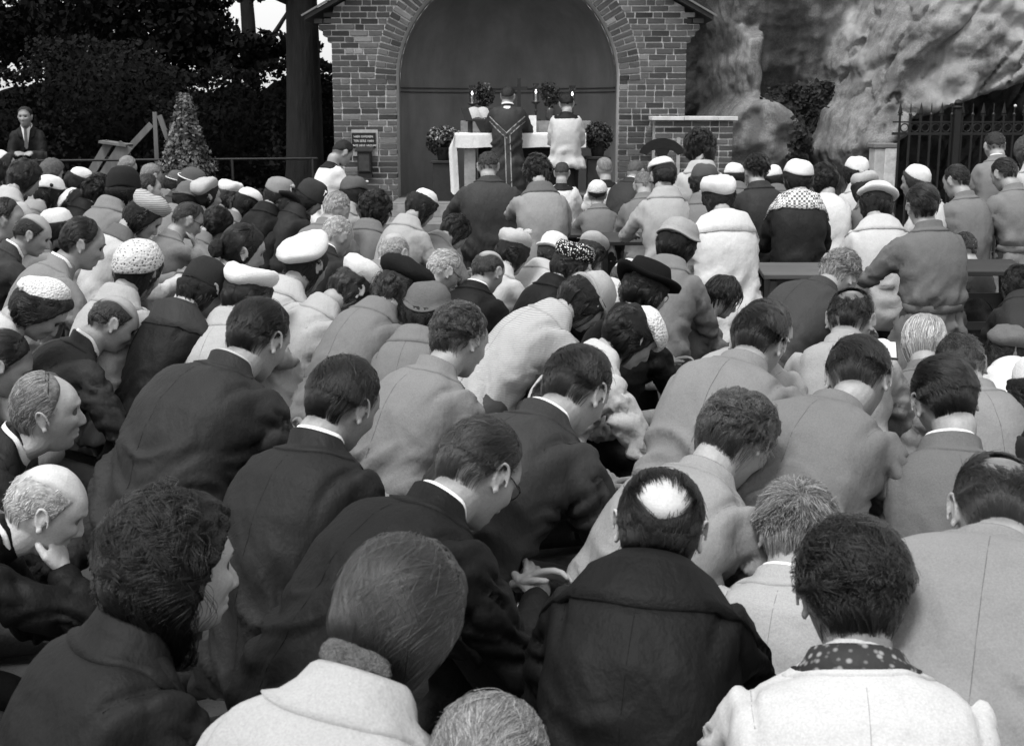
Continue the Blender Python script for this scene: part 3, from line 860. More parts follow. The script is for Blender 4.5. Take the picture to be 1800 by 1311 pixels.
def job(v, f, voxel, smooth=4):
    me = bpy.data.meshes.new('t'); me.from_pydata([tuple(x) for x in v], [], [tuple(x) for x in f])
    o = bpy.data.objects.new('t', me); TMP.collection.objects.link(o)
    m = o.modifiers.new('r', 'REMESH'); m.mode = 'VOXEL'; m.voxel_size = voxel; m.adaptivity = 0
    if smooth:
        s = o.modifiers.new('s', 'SMOOTH'); s.factor = 0.5; s.iterations = smooth
    JOBS.append(o)
    return len(JOBS) - 1

def run_jobs():
    TMP.view_layers[0].update()
    dg = TMP.view_layers[0].depsgraph

    out = []
    for o in JOBS:
        e = o.evaluated_get(dg); me = e.to_mesh()
        v = np.empty(len(me.vertices) * 3, np.float32); me.vertices.foreach_get('co', v)
        q = np.empty(len(me.loops), np.int32); me.loops.foreach_get('vertex_index', q)
        out.append((v.reshape(-1, 3).astype(float), q.reshape(-1, 4)))
        e.to_mesh_clear()
    for o in JOBS:
        me = o.data; bpy.data.objects.remove(o); bpy.data.meshes.remove(me)
    JOBS.clear()
    return out

class Soup:
    def __init__(s): s.v, s.f, s.n = [], [], 0
    def add(s, vf):
        v, f = vf
        s.v.append(np.asarray(v, float)); s.f += [tuple(i + s.n for i in x) for x in f]; s.n += len(v)
    def out(s): return np.concatenate(s.v), s.f

def vnormals(v, q):
    a, b, c, d = v[q[:, 0]], v[q[:, 1]], v[q[:, 2]], v[q[:, 3]]
    fn = np.cross(c - a, d - b)
    n = np.zeros_like(v)
    for k in range(4): np.add.at(n, q[:, k], fn)
    return n / (np.linalg.norm(n, axis=1)[:, None] + 1e-12)

def rx(a):
    """pitch forward (towards +y) by a"""
    c, s = math.cos(a), math.sin(a)
    return np.array([[1, 0, 0], [0, c, s], [0, -s, c]])

def rz(a):
    c, s = math.cos(a), math.sin(a)
    return np.array([[c, -s, 0], [s, c, 0], [0, 0, 1]])

def ry(a):
    c, s = math.cos(a), math.sin(a)
    return np.array([[c, 0, s], [0, 1, 0], [-s, 0, c]])

def quadsphere(n):
    idx, V, Q = {}, [], []
    t = np.tan(np.linspace(-PI / 4, PI / 4, n + 1))
    def vid(p):
        k = tuple(np.round(p, 5))
        if k not in idx: idx[k] = len(V); V.append(np.array(p) / np.linalg.norm(p))
        return idx[k]
    for ax in range(3):
        for sg in (-1, 1):
            u, w = (ax + 1) % 3, (ax + 2) % 3
            for i in range(n):
                for j in range(n):
                    c = []
                    for a, b in ((i, j), (i + 1, j), (i + 1, j + 1), (i, j + 1)):
                        p = [0, 0, 0]; p[ax] = sg; p[u] = t[a]; p[w] = t[b]; c.append(vid(p))
                    Q.append(c if sg > 0 else c[::-1])
    return np.array(V), np.array(Q)

QS = {n: quadsphere(n) for n in (10, 14, 20, 26, 34)}
AX = np.array([0.076, 0.098, 0.115])

def skull(u):
    """smooth head without features; u unit directions; +y is the face"""
    x, y, z = u.T
    k = (np.abs(x) ** 2.35 + np.abs(y) ** 2.35 + np.abs(z) ** 2.35) ** (-1 / 2.35)
    X, Y, Z = x * k * 0.0745, y * k * np.where(y > 0, 0.094, 0.1), z * k * np.where(z > 0, 0.112, 0.122)
    t = sstep(0.0, -0.12, Z)
    X = X * (1 - 0.30 * t)
    Y = np.where(Y < 0, Y * (1 - 0.42 * sstep(-0.015, -0.11, Z)), Y)
    Y = np.where(Y > 0.07, 0.07 + (Y - 0.07) * 0.8, Y)
    Y = Y - 0.018 * sstep(0.045, 0.11, Z) * (Y > 0)
    X = X * (1 + 0.05 * sstep(0.05, -0.06, Y) * (Z > 0))
    return np.stack([X, Y, Z], 1)

def face(u):
    p = skull(u); X, Y, Z = p.T.copy()
    fr = sstep(0.03, 0.07, Y)
    g = lambda cx, cz, rx_, rz_: np.exp(-((np.abs(X) - cx) / rx_) ** 2 - ((Z - cz) / rz_) ** 2)
    # jaw brought forward, forehead sloped, brow ridge
    Y += sstep(0.0, 0.05, Y) * 0.010 * sstep(-0.04, -0.10, Z)
    Y -= fr * 0.006 * np.exp(-((Z - 0.006) / 0.016) ** 2)
    nose = np.exp(-(X / 0.0100) ** 2) * np.where(Z > -0.036, 0.004 + 0.021 * sstep(0.026, -0.034, Z), 0.025 * sstep(-0.048, -0.037, Z)) * (Z < 0.04)
    nose += 0.010 * np.exp(-((np.abs(X) - 0.012) / 0.007) ** 2 - ((Z + 0.036) / 0.009) ** 2)
    Y += fr * nose
    Y -= fr * 0.0135 * g(0.031, 0.012, 0.014, 0.011)
    Y += fr * 0.0085 * g(0.031, 0.011, 0.0095, 0.0065)
    Y -= fr * 0.0030 * g(0.031, 0.011, 0.012, 0.0016)
    Y += fr * 0.0075 * g(0.027, 0.032, 0.024, 0.008)
    Y += fr * 0.007 * g(0.042, -0.018, 0.016, 0.016)
    Y -= fr * 0.007 * g(0.038, -0.060, 0.014, 0.022)
    Y -= fr * 0.004 * np.exp(-((np.abs(X) - 0.021 - 0.22 * (-0.036 - Z)) / 0.004) ** 2) * sstep(-0.03, -0.045, Z) * sstep(-0.085, -0.07, Z)
    m = np.exp(-(X / 0.022) ** 2)
    Y += fr * m * (0.009 * np.exp(-((Z + 0.0595) / 0.0055) ** 2) + 0.0095 * np.exp(-((Z + 0.0735) / 0.006) ** 2) - 0.007 * np.exp(-((Z + 0.0665) / 0.003) ** 2) - 0.006 * np.exp(-((Z + 0.087) / 0.006) ** 2))
    Y += fr * 0.012 * np.exp(-(X / 0.02) ** 2 - ((Z + 0.106) / 0.013) ** 2)
    X *= 1 + 0.05 * np.exp(-((Z + 0.085) / 0.02) ** 2 - ((Y - 0.02) / 0.03) ** 2)
    return np.stack([X, Y, Z], 1)

def ear_soup(sp, sd):
    c = np.array([0.072 * sd, -0.012, -0.006])
    out, up = np.array([0.92 * sd, -0.40, 0]), np.array([0, -0.16, 0.98])
    fw = np.array([0.40 * sd, 0.92, 0.15])
    pts, rad = [], []
    for k in range(13):
        a = -2.0 + 4.3 * k / 12
        r = 1.0
        p = c + up * (0.031 * math.cos(a) * (1.0 if math.cos(a) > 0 else 1.0)) - fw * (0.017 * math.sin(a + 0.35) * r - 0.004) + out * (0.013 + 0.005 * math.cos(a))
        pts.append(p); rad.append(0.0046 - 0.001 * abs(k - 6) / 6)
    sp.add(tube(np.array(pts)[::-1], rad, 7))
    v, q = QS[10]
    inner = c + out * 0.006 + (v[:, :1] * fw * 0.013 + v[:, 1:2] * up * 0.029 + v[:, 2:3] * out * 0.006)
    sp.add((inner, q.tolist()))
    lobe = c + out * 0.009 - up * 0.029 + fw * 0.004 + v * np.array([0.006, 0.008, 0.009])
    sp.add((lobe, q.tolist()))

NB0 = np.array([0, -0.060, -0.168])                # neck base in the upright head's frame
def make_heads():
    u, q = QS[34]
    res = {}
    for key, vox in (('hi', 0.0042), ('mid', 0.0062), ('lo', 0.0100)):
        sp = Soup()
        sp.add((face(u), q.tolist()))
        ear_soup(sp, 1); ear_soup(sp, -1)
        sp.add(tube([(0, -0.004, -0.02), (0, -0.022, -0.07), (0, -0.044, -0.12), (0, -0.058, -0.165), (0, -0.06, -0.21), (0, -0.06, -0.27)],
                    [0.056, 0.0575, 0.058, 0.061, 0.072, 0.09], 20))
        res[key] = job(*sp.out(), vox, 2 if key != 'hi' else 1)
    return res

def hand_soup(L=1.0):
    """right hand, palm facing -z, fingers along +y, thumb towards -x; wrist at origin, relaxed curl"""
    sp = Soup()
    v, q = QS[10]
    sp.add((v * np.array([0.040, 0.050, 0.0155]) + np.array([0, 0.052, 0]), q.tolist()))
    sp.add(tube([(0, -0.05, 0), (0, 0.0, 0), (0, 0.03, 0)], [0.028, 0.026, 0.028], 10, flat=0.75))
    for i, (x, ln) in enumerate(((-0.030, 0.070), (-0.010, 0.080), (0.010, 0.074), (0.029, 0.058))):
        p = np.array([x, 0.088, 0.002]); a = 0.25 + 0.05 * i; pts = [p - np.array([0, 0.015, 0]), p]
        for s, k in zip((0.45, 0.32, 0.23), (0.35, 0.55, 0.4)):
            p = p + ln * s * np.array([x * 1.2, math.cos(a), -math.sin(a)]); pts.append(p); a += k
        sp.add(tube(pts, [0.0095, 0.0092, 0.0088, 0.008, 0.0068], 8))
    sp.add(tube([(-0.024, 0.022, -0.004), (-0.045, 0.047, -0.012), (-0.051, 0.075, -0.02), (-0.046, 0.097, -0.028)], [0.0125, 0.0115, 0.0098, 0.0078], 8))
    return sp.out()

def build_masters():
    hd = make_heads()
    hh, hl = job(*hand_soup(), 0.0052, 1), job(*hand_soup(), 0.0078, 1)
    r = run_jobs()
    M = {k: r[o] for k, o in hd.items()}
    M['hand_hi'], M['hand_lo'] = r[hh], r[hl]
    return M
MASTER = build_masters()

# ------------------------------------------------------------------ hair and hats in the head's own frame
def hairline(phi, style):
    """lowest height of the hair around the head; phi 0 = face, pi = nape"""
    p = np.degrees(np.abs(phi))
    if style == 'curly':
        return np.interp(p, [0, 30, 55, 75, 95, 120, 180], [0.075, 0.072, 0.055, 0.005, -0.075, -0.11, -0.118])
    if style in ('bob', 'curly', 'long', 'bun'):
        return np.interp(p, [0, 30, 55, 75, 100, 130, 180], [0.075, 0.072, 0.045, -0.05, -0.085, -0.11, -0.118])
    if style == 'bowl':
        return np.interp(p, [0, 40, 62, 80, 110, 180], [0.035, 0.033, 0.02, 0.0, -0.03, -0.075])
    if style == 'recede':
        return np.interp(p, [0, 20, 40, 62, 82, 100, 120, 180], [0.104, 0.104, 0.09, 0.055, -0.01, 0.012, -0.035, -0.072])
    return np.interp(p, [0, 30, 55, 72, 84, 100, 120, 180], [0.078, 0.078, 0.066, 0.03, -0.012, 0.014, -0.030, -0.062])

def hairmask(p, u, style):
    """>0 where hair grows, in metres from the hairline"""
    phi = np.arctan2(p[:, 0], p[:, 1])
    m = p[:, 2] - hairline(phi, style)
    if style in ('fringe', 'wreath'):
        # bald crown
        d = np.sqrt((p[:, 0] / 0.066) ** 2 + ((p[:, 1] - 0.006) / 0.104) ** 2) if style == 'fringe' else np.sqrt((p[:, 0] / 0.055) ** 2 + ((p[:, 1] - 0.03) / 0.085) ** 2)
        m = np.minimum(m, np.where(p[:, 2] > (0.04 if style == 'fringe' else 0.028), (d - 1) * 0.10 + 0.010, 1))
        m = np.minimum(m, (0.045 - p[:, 1]) * 1.0)
    if style == 'tonsure':
        m = p[:, 2] + np.interp(np.degrees(np.abs(phi)), [0, 60, 90, 120, 180], [-.08, -.05, .02, .05, .092])
        d0 = np.array([0.05, -0.50, 0.86]); un = p / AX; un = un / np.linalg.norm(un, axis=1)[:, None]
        m = np.minimum(m, (np.arccos(np.clip(un @ (d0 / np.linalg.norm(d0)), -1, 1)) - R(41)) * 0.05)
    if style == 'spot':
        d = np.sqrt((p[:, 0] / 0.030) ** 2 + ((p[:, 1] + 0.062) / 0.030) ** 2 + ((p[:, 2] - 0.088) / 0.04) ** 2)
        m = np.minimum(m, (d - 1) * 0.03)
    return m

THICK = dict(back=0.013, side=0.014, crop=0.006, spiky=0.008, recede=0.008, fringe=0.006, wreath=0.014, spot=0.008, wavy=0.018,
             bowl=0.017, tonsure=0.010, bob=0.020, curly=0.030, long=0.017, bun=0.012, none=0)
CURLY = ('curly', 'wavy', 'wreath', 'bob')

def hat_cut(p_, A, zc):
    """1 where a point lies under the hat"""
    if A is None: return np.zeros(len(p_))
    return sstep(zc - 0.012, zc + 0.004, (p_ @ A)[:, 2])

def shell(style, n, seed, vol=1.0, A=None, zc=0.06):
    u, q = QS[n]
    p = skull(u)
    m = hairmask(p, u, style)
    nrm = u / AX; nrm /= np.linalg.norm(nrm, axis=1)[:, None]
    th = THICK[style] * vol
    short = style in ('back', 'side', 'crop', 'spiky', 'recede', 'fringe', 'spot', 'wavy')
    edge = (0.018 if style in ('fringe', 'wreath') else 0.045) if short else 0.014
    k = sstep(-0.004, edge, m)
    top = 0.28 + 0.72 * sstep(-0.01, 0.085, p[:, 2])
    if style in ('bob', 'curly', 'bowl', 'long', 'wreath'): top = 1
    off = -0.006 + (th * top + 0.0075) * k
    if style in CURLY:
        nn = 1 - np.abs(2 * fbm(p * 48 + seed * 7.1, 2) - 1)
        off = off + k * (nn - 0.6) * th * (0.9 if style == 'wavy' else 1.1)
    else:
        g = np.stack([p[:, 0] * 75, p[:, 1] * 22, p[:, 2] * 22], 1)
        off = off + k * (fbm(g + seed * 7.1, 3) - 0.5) * (th * 0.9 + 0.003)
    c = hat_cut(p, A, zc)
    off = off * (1 - c) + np.minimum(off, -0.001) * c
    return p + nrm * off[:, None], q, off

def proj(p, off):
    u = p / AX; u /= np.linalg.norm(u, axis=1)[:, None]
    n = u / AX; n /= np.linalg.norm(n, axis=1)[:, None]
    return skull(u) + n * np.reshape(off, (-1, 1)), n, u

def strands(style, N, seed, vol=1.0, part=1, A=None, zc=0.06):
    """combed locks of strands: (points (N,K,3))"""
    rs = np.random.RandomState(seed)
    curl = style in CURLY
    per = 20 if style in ('curly', 'bob', 'wreath') else 9
    K = 11 if curl else 7
    nl = max(20, N // per)
    u = rs.normal(size=(nl * 5, 3)); u /= np.linalg.norm(u, axis=1)[:, None]
    p = skull(u)
    m = hairmask(p, u, style)
    short = style in ('back', 'side', 'crop', 'spiky', 'recede', 'fringe', 'spot', 'wavy')
    keep = (m > 0.001) & (rs.rand(len(m)) < (sstep(-0.002, 0.035, m) if short else sstep(-0.002, 0.012, m)) * 0.96 + 0.04)
    keep &= hat_cut(p, A, zc - 0.008) < 0.5
    u, p, m = u[keep][:nl], p[keep][:nl], m[keep][:nl]
    # every lock is a bundle of strands
    lock = np.repeat(np.arange(len(p)), per)[:N * 2]
    n = len(lock)
    p0, m, seedl = p[lock], m[lock], rs.rand(len(p))[lock]
    lr = 0.0055 if curl else (0.007 if style == 'long' else 0.0045)
    p = p0 + rs.normal(scale=lr, size=p0.shape)
    p, nn, u = proj(p, np.zeros(n))
    th = THICK[style] * vol
    top = sstep(0.02, 0.085, p[:, 2])
    X, Y, Z = p.T
    sgn = np.sign(X + 1e-6)
    one = np.ones(n)
    if style in ('side', 'spot'):
        vt = np.stack([part * 0.85 * one, -0.55 * one, 0.0 * one], 1)
    elif style == 'spiky':
        r = np.stack([X, Y + 0.05, 0.02 * one], 1); vt = r / (np.linalg.norm(r, axis=1)[:, None] + 1e-6)
    elif style == 'bowl':
        r = np.stack([X, Y + 0.03, 0 * one], 1); vt = r / (np.linalg.norm(r, axis=1)[:, None] + 1e-6) + np.array([0, 0, -0.6])
    else:
        vt = np.stack([0.25 * part * one + 2.0 * X, -1 * one, 0.0 * one], 1)
    vs = np.stack([0 * one, -0.75 * one, -0.85 * one], 1)
    back = sstep(0.0, -0.06, Y)[:, None]
    vs = vs * (1 - back) + back * np.stack([-0.15 * sgn, 0 * one, -one], 1)
    if style == 'bowl': vs = np.stack([0 * one, 0.15 * one, -one], 1)
    if style == 'bun':
        tgt = np.array([0, -0.10, -0.035]); vs = tgt - p; vs /= np.linalg.norm(vs, axis=1)[:, None] + 1e-6; vt = vs
    v = vt * top[:, None] + vs * (1 - top)[:, None]
    wav = np.stack([fbm(p0 * 26 + 3.1 * k + seed, 2) - 0.5 for k in range(3)], 1)
    lj = rs.normal(scale=0.13 if not curl else 0.35, size=(int(lock.max()) + 1, 3))[lock]
    v = v + wav * (1.4 if curl else 1.0) + lj + rs.normal(scale=0.05, size=v.shape)
    fly = rs.rand(n) < 0.025
    v = v + fly[:, None] * rs.normal(scale=0.35, size=v.shape)
    v /= np.linalg.norm(v, axis=1)[:, None]
    ln = {'crop': 0.018, 'fringe': 0.024, 'wreath': 0.045, 'spiky': 0.036, 'curly': 0.085, 'bob': 0.085, 'bowl': 0.075, 'long': 0.09, 'bun': 0.09, 'recede': 0.045, 'wavy': 0.055}.get(style, 0.055)
    ln = ln * (0.4 + 0.6 * np.maximum(top, 1.0 if style in ('curly', 'bob', 'bowl', 'long', 'bun', 'wreath') else 0.12)) * (0.75 + 0.5 * seedl)
    if short: ln = ln * (0.35 + 0.65 * sstep(0.0, 0.05, m))
    base = th * (1.0 if style in ('bob', 'curly', 'bowl', 'long', 'wreath') else 0.28 + 0.72 * sstep(-0.01, 0.085, Z)) * sstep(0, 0.03, m)
    ph = 2 * PI * rs.rand(int(lock.max()) + 1)[lock]
    sg = np.where(rs.rand(int(lock.max()) + 1) < .5, -1, 1)[lock]
    amp = {'curly': 0.015, 'bob': 0.0095, 'wavy': 0.0085, 'wreath': 0.009}.get(style, 0.0012) * (0.7 + 0.6 * seedl)
    turns = {'curly': 10.0, 'bob': 7.5, 'wreath': 8.0, 'wavy': 5.5}.get(style, 3.0)
    out = np.empty((n, K, 3))
    cur = p.copy()
    lift = {'spiky': 0.028, 'curly': 0.012, 'wreath': 0.008, 'wavy': 0.010}.get(style, 0.004)
    lift = lift + fly * 0.006
    lo = rs.uniform(0.25, 1.0, int(lock.max()) + 1)[lock]
    for k in range(K):
        s = k / (K - 1)
        off = base * (0.15 + 0.85 * min(1, s * 2.2)) + lift * s * lo
        q, nn, _ = proj(cur, off)
        t1 = np.cross(nn, v); a = ph + sg * turns * s
        e = amp * (s ** 0.6 if style != 'bob' else s ** 1.1)
        q = q + e[:, None] * (np.cos(a)[:, None] * nn + np.sin(a)[:, None] * t1)
        out[:, k] = q
        cur = cur + v * (ln / (K - 1))[:, None]
        cur, nn, _ = proj(cur, np.zeros(n))
        v = v - nn * np.sum(v * nn, 1)[:, None]; v /= np.linalg.norm(v, axis=1)[:, None] + 1e-9
        if style in ('back', 'side', 'bob', 'long', 'curly'): v = v + np.array([0, 0, -0.06])
    if style in ('curly', 'bob', 'long'):
        out = out[~((out[:, :, 1] > 0.035) & (out[:, :, 2] < 0.03)).any(1)]
    if A is not None:
        zz = (out.reshape(-1, 3) @ A)[:, 2].reshape(len(out), K)
        out = out[(zz < zc + 0.012).all(1)]
    return out

def curves_obj(name, pts, rad, material, parent):
    n, K, _ = pts.shape
    c = bpy.data.hair_curves.new(name)
    c.add_curves([K] * n)
    c.points.foreach_set('position', pts.astype(np.float32).ravel())
    r = (rad * np.linspace(1.0, 0.45, K))[None].repeat(n, 0)
    if 'radius' not in c.attributes: c.attributes.new('radius', 'FLOAT', 'POINT')
    c.attributes['radius'].data.foreach_set('value', r.astype(np.float32).ravel())
    c.materials.append(material)
    return obj(name, c, parent)

HATS = {
 'calot': [(0, .134), (.03, .132), (.058, .122), (.078, .102), (.088, .078), (.089, .066), (.083, .062), (.06, .08)],
 'skullcap': [(0, .132), (.03, .130), (.058, .120), (.078, .100), (.090, .068), (.094, .045), (.090, .038), (.07, .06)],
 'beret': [(0, .146), (.045, .145), (.08, .137), (.106, .120), (.118, .100), (.114, .080), (.098, .064), (.086, .057), (.07, .07)],
 'cloche': [(0, .142), (.035, .140), (.068, .124), (.088, .092), (.096, .055), (.100, .036), (.112, .028), (.119, .034), (.116, .024), (.100, .018), (.085, .03)],
 'brim': [(0, .140), (.05, .142), (.078, .132), (.090, .098), (.093, .062), (.108, .050), (.132, .052), (.142, .066), (.138, .050), (.110, .040), (.086, .05)],
 'boater': [(0, .128), (.06, .129), (.083, .124), (.090, .110), (.089, .094), (.098, .096), (.118, .092), (.124, .078), (.118, .066), (.100, .056), (.086, .055)],
 'roll': [(0, .122), (.05, .123), (.076, .118), (.096, .122), (.116, .112), (.124, .090), (.117, .068), (.100, .052), (.086, .046)],
 'beanie': [(0, .136), (.035, .134), (.066, .120), (.088, .090), (.098, .052), (.101, .022), (.100, .004), (.093, .0), (.08, .02)],
 'turban': [(0, .136), (.05, .136), (.085, .125), (.102, .100), (.104, .075), (.096, .05), (.086, .045)],
 'slouch': [(0, .150), (.05, .150), (.085, .142), (.104, .118), (.106, .09), (.095, .068), (.088, .058), (.075, .06)],
 'helmet': [(0, .136), (.035, .133), (.066, .118), (.086, .088), (.094, .058), (.101, .050), (.104, .044), (.096, .040), (.085, .05)],
}

def hat_mesh(kind, n=30, squash=(1, 1), seed=0):
    prof = HATS[kind]
    V, Q = [], []
    P = [prof[0]]
    for a, b in zip(prof[:-1], prof[1:]):
        P += [((a[0] + b[0]) / 2, (a[1] + b[1]) / 2), b]
    for i in range(len(P)):
        P[i] = (max(P[i][0], 0.0005), P[i][1])
    for r, z in P:
        for k in range(n):
            a = 2 * PI * k / n
            V.append((r * 0.95 * math.cos(a) * squash[0], r * 1.10 * math.sin(a) * squash[1] - 0.004, z))
    for i in range(len(P) - 1):
        for k in range(n):
            k2 = (k + 1) % n
            Q.append((i * n + k, (i + 1) * n + k, (i + 1) * n + k2, i * n + k2))
    V = np.array(V)
    nn = V / (np.linalg.norm(V, axis=1)[:, None] + 1e-9)
    am = {'beret': 0.014, 'slouch': 0.014, 'turban': 0.010, 'cloche': 0.006}.get(kind, 0.004)
    V = V + nn * ((fbm(V * 16 + 5.0 * len(kind) + seed, 3) - 0.5) * am * 2.4)[:, None]
    rs = np.random.RandomState(int(seed * 100) + 3)
    a = np.arctan2(V[:, 1], V[:, 0]); r = np.hypot(V[:, 0], V[:, 1])
    V[:, 2] += (r / 0.09) ** 2 * (0.006 * np.sin(2 * a + rs.uniform(0, 6)) + 0.004 * np.sin(3 * a + rs.uniform(0, 6)))
    V[:, 2] += -0.010 * rs.rand() * np.exp(-((V[:, 0] - rs.uniform(-.02, .02)) / 0.02) ** 2 - (r / 0.06) ** 2)   # a dent in the crown
    V[:, :2] *= np.array([rs.uniform(.96, 1.05), rs.uniform(.95, 1.06)])
    return V, np.array(Q)

# ------------------------------------------------------------------ the body
PEOPLE = []
def P(x, y, w, label, **k):
    k.update(x=x, y=y, w=w, label=label); PEOPLE.append(k)

TORSO_M = [(-.10, .052, .052), (-.03, .060, .058), (.015, .088, .068), (.06, .136, .088), (.12, .172, .108), (.20, .182, .124), (.36, .184, .132), (.58, .176, .124), (.80, .178, .124), (1.0, .188, .132)]
TORSO_W = [(-.10, .046, .046), (-.03, .054, .054), (.015, .080, .064), (.06, .118, .084), (.12, .152, .102), (.20, .164, .116), (.36, .164, .122), (.58, .155, .112), (.80, .168, .120), (1.0, .186, .136)]

def ring_tube(rings, nseg=22, e=2.5):
    V = []
    a = np.arange(nseg) * 2 * PI / nseg
    ca, sa = np.cos(a), np.sin(a)
    k = (np.abs(ca) ** e + np.abs(sa) ** e) ** (-1 / e)
    for c, ang, ra, rb in rings:
        fw = np.array([0, math.cos(ang), -math.sin(ang)])
        V.append(np.array(c)[None] + (ca * k * ra)[:, None] * np.array([1, 0, 0]) + (sa * k * rb)[:, None] * fw)
    n, m = nseg, len(rings)
    F = [(i * n + j, (i + 1) * n + j, (i + 1) * n + (j + 1) % n, i * n + (j + 1) % n) for i in range(m - 1) for j in range(n)]
    F.append(tuple(range(n))); F.append(tuple(range(m * n - 1, (m - 1) * n - 1, -1)))
    return np.concatenate(V), F

def spine(hz, Lr, s):
    """centres and pitch from the pelvis up to the neck base"""
    N = 24
    ln = 0.52 * s
    t = np.linspace(0, 1, N)                        # 0 neck .. 1 pelvis
    ang = Lr + R(24) * (1 - t) ** 1.3 - R(16) * t
    step = ln / (N - 1)
    y = np.concatenate([[0], np.cumsum(-np.sin((ang[1:] + ang[:-1]) / 2) * step)])
    z = np.concatenate([[0], np.cumsum(-np.cos((ang[1:] + ang[:-1]) / 2) * step)])
    y -= y[-1]; z += hz - z[-1]
    return t, y, z, ang

def pose(p):
    s, hs = p.get('s', 1.0), p.get('hs', 1.0 if p.get('s', 1.0) > 0.9 else 0.95)
    p['S'], p['HS'] = s, hs
    depth = 0.177 * hs * F_PX / p['w']
    p['depth'] = depth
    H = at_depth(p['x'], p['y'], depth)
    yaw = R(p.get('yaw', 20))
    rs = np.random.RandomState(int(p['x'] * 7 + p['y']))
    bow = p.get('bow', 35)
    if 13 < bow < 50 and not p.get('stand'): bow += 7
    p.setdefault('roll', float(rs.uniform(-7, 7))); p.setdefault('turn', float(rs.uniform(-10, 10)))
    b, L = R(bow), R(p.get('L', 22))
    stand = p.get('stand', False)
    base = p.get('base', 0.0)
    def chain(L):
        mid = 0.30 * b + 0.50 * (L + R(14))
        off = rx(mid) @ (-NB0 * hs * np.array([1, 0.9, p.get('neck', 0.86)]))
        t, y, z, ang = spine(0, L, s)
        return off, t, y, z, ang
    for it in range(30):
        off, t, y, z, ang = chain(L)
        hz = H[2] - base - (off[2] + z[0])
        if stand: break
        lo, hi = 0.20 * s, 0.56 * s
        if hz > hi and L > R(-6): L -= R(2.5)
        elif hz < lo and L < R(70): L += R(2.5)
        else: break
    z = z + hz
    NB = np.array([0, y[0], z[0]])
    Hl = NB + off
    f = np.array([math.sin(yaw), math.cos(yaw), 0])
    # root so that the head lands on H
    hx = p.get('hx', 0.0)
    rt = np.array([H[0], H[1], base]) - f * Hl[1]
    p.update(root=rt, yawr=yaw, hz=hz, L=L, t=t, sy=y, szz=z, ang=ang, NB=NB, Hl=Hl, bow_r=b, H=H)
    return p

def at_t(p, t):
    t0 = np.clip(t, 0, 1)
    y, z, a = (np.interp(t0, p['t'], p[k]) for k in ('sy', 'szz', 'ang'))
    e = (t - t0) * 0.52 * p['S']
    return np.array([0, y - math.sin(a) * e, z - math.cos(a) * e]), a

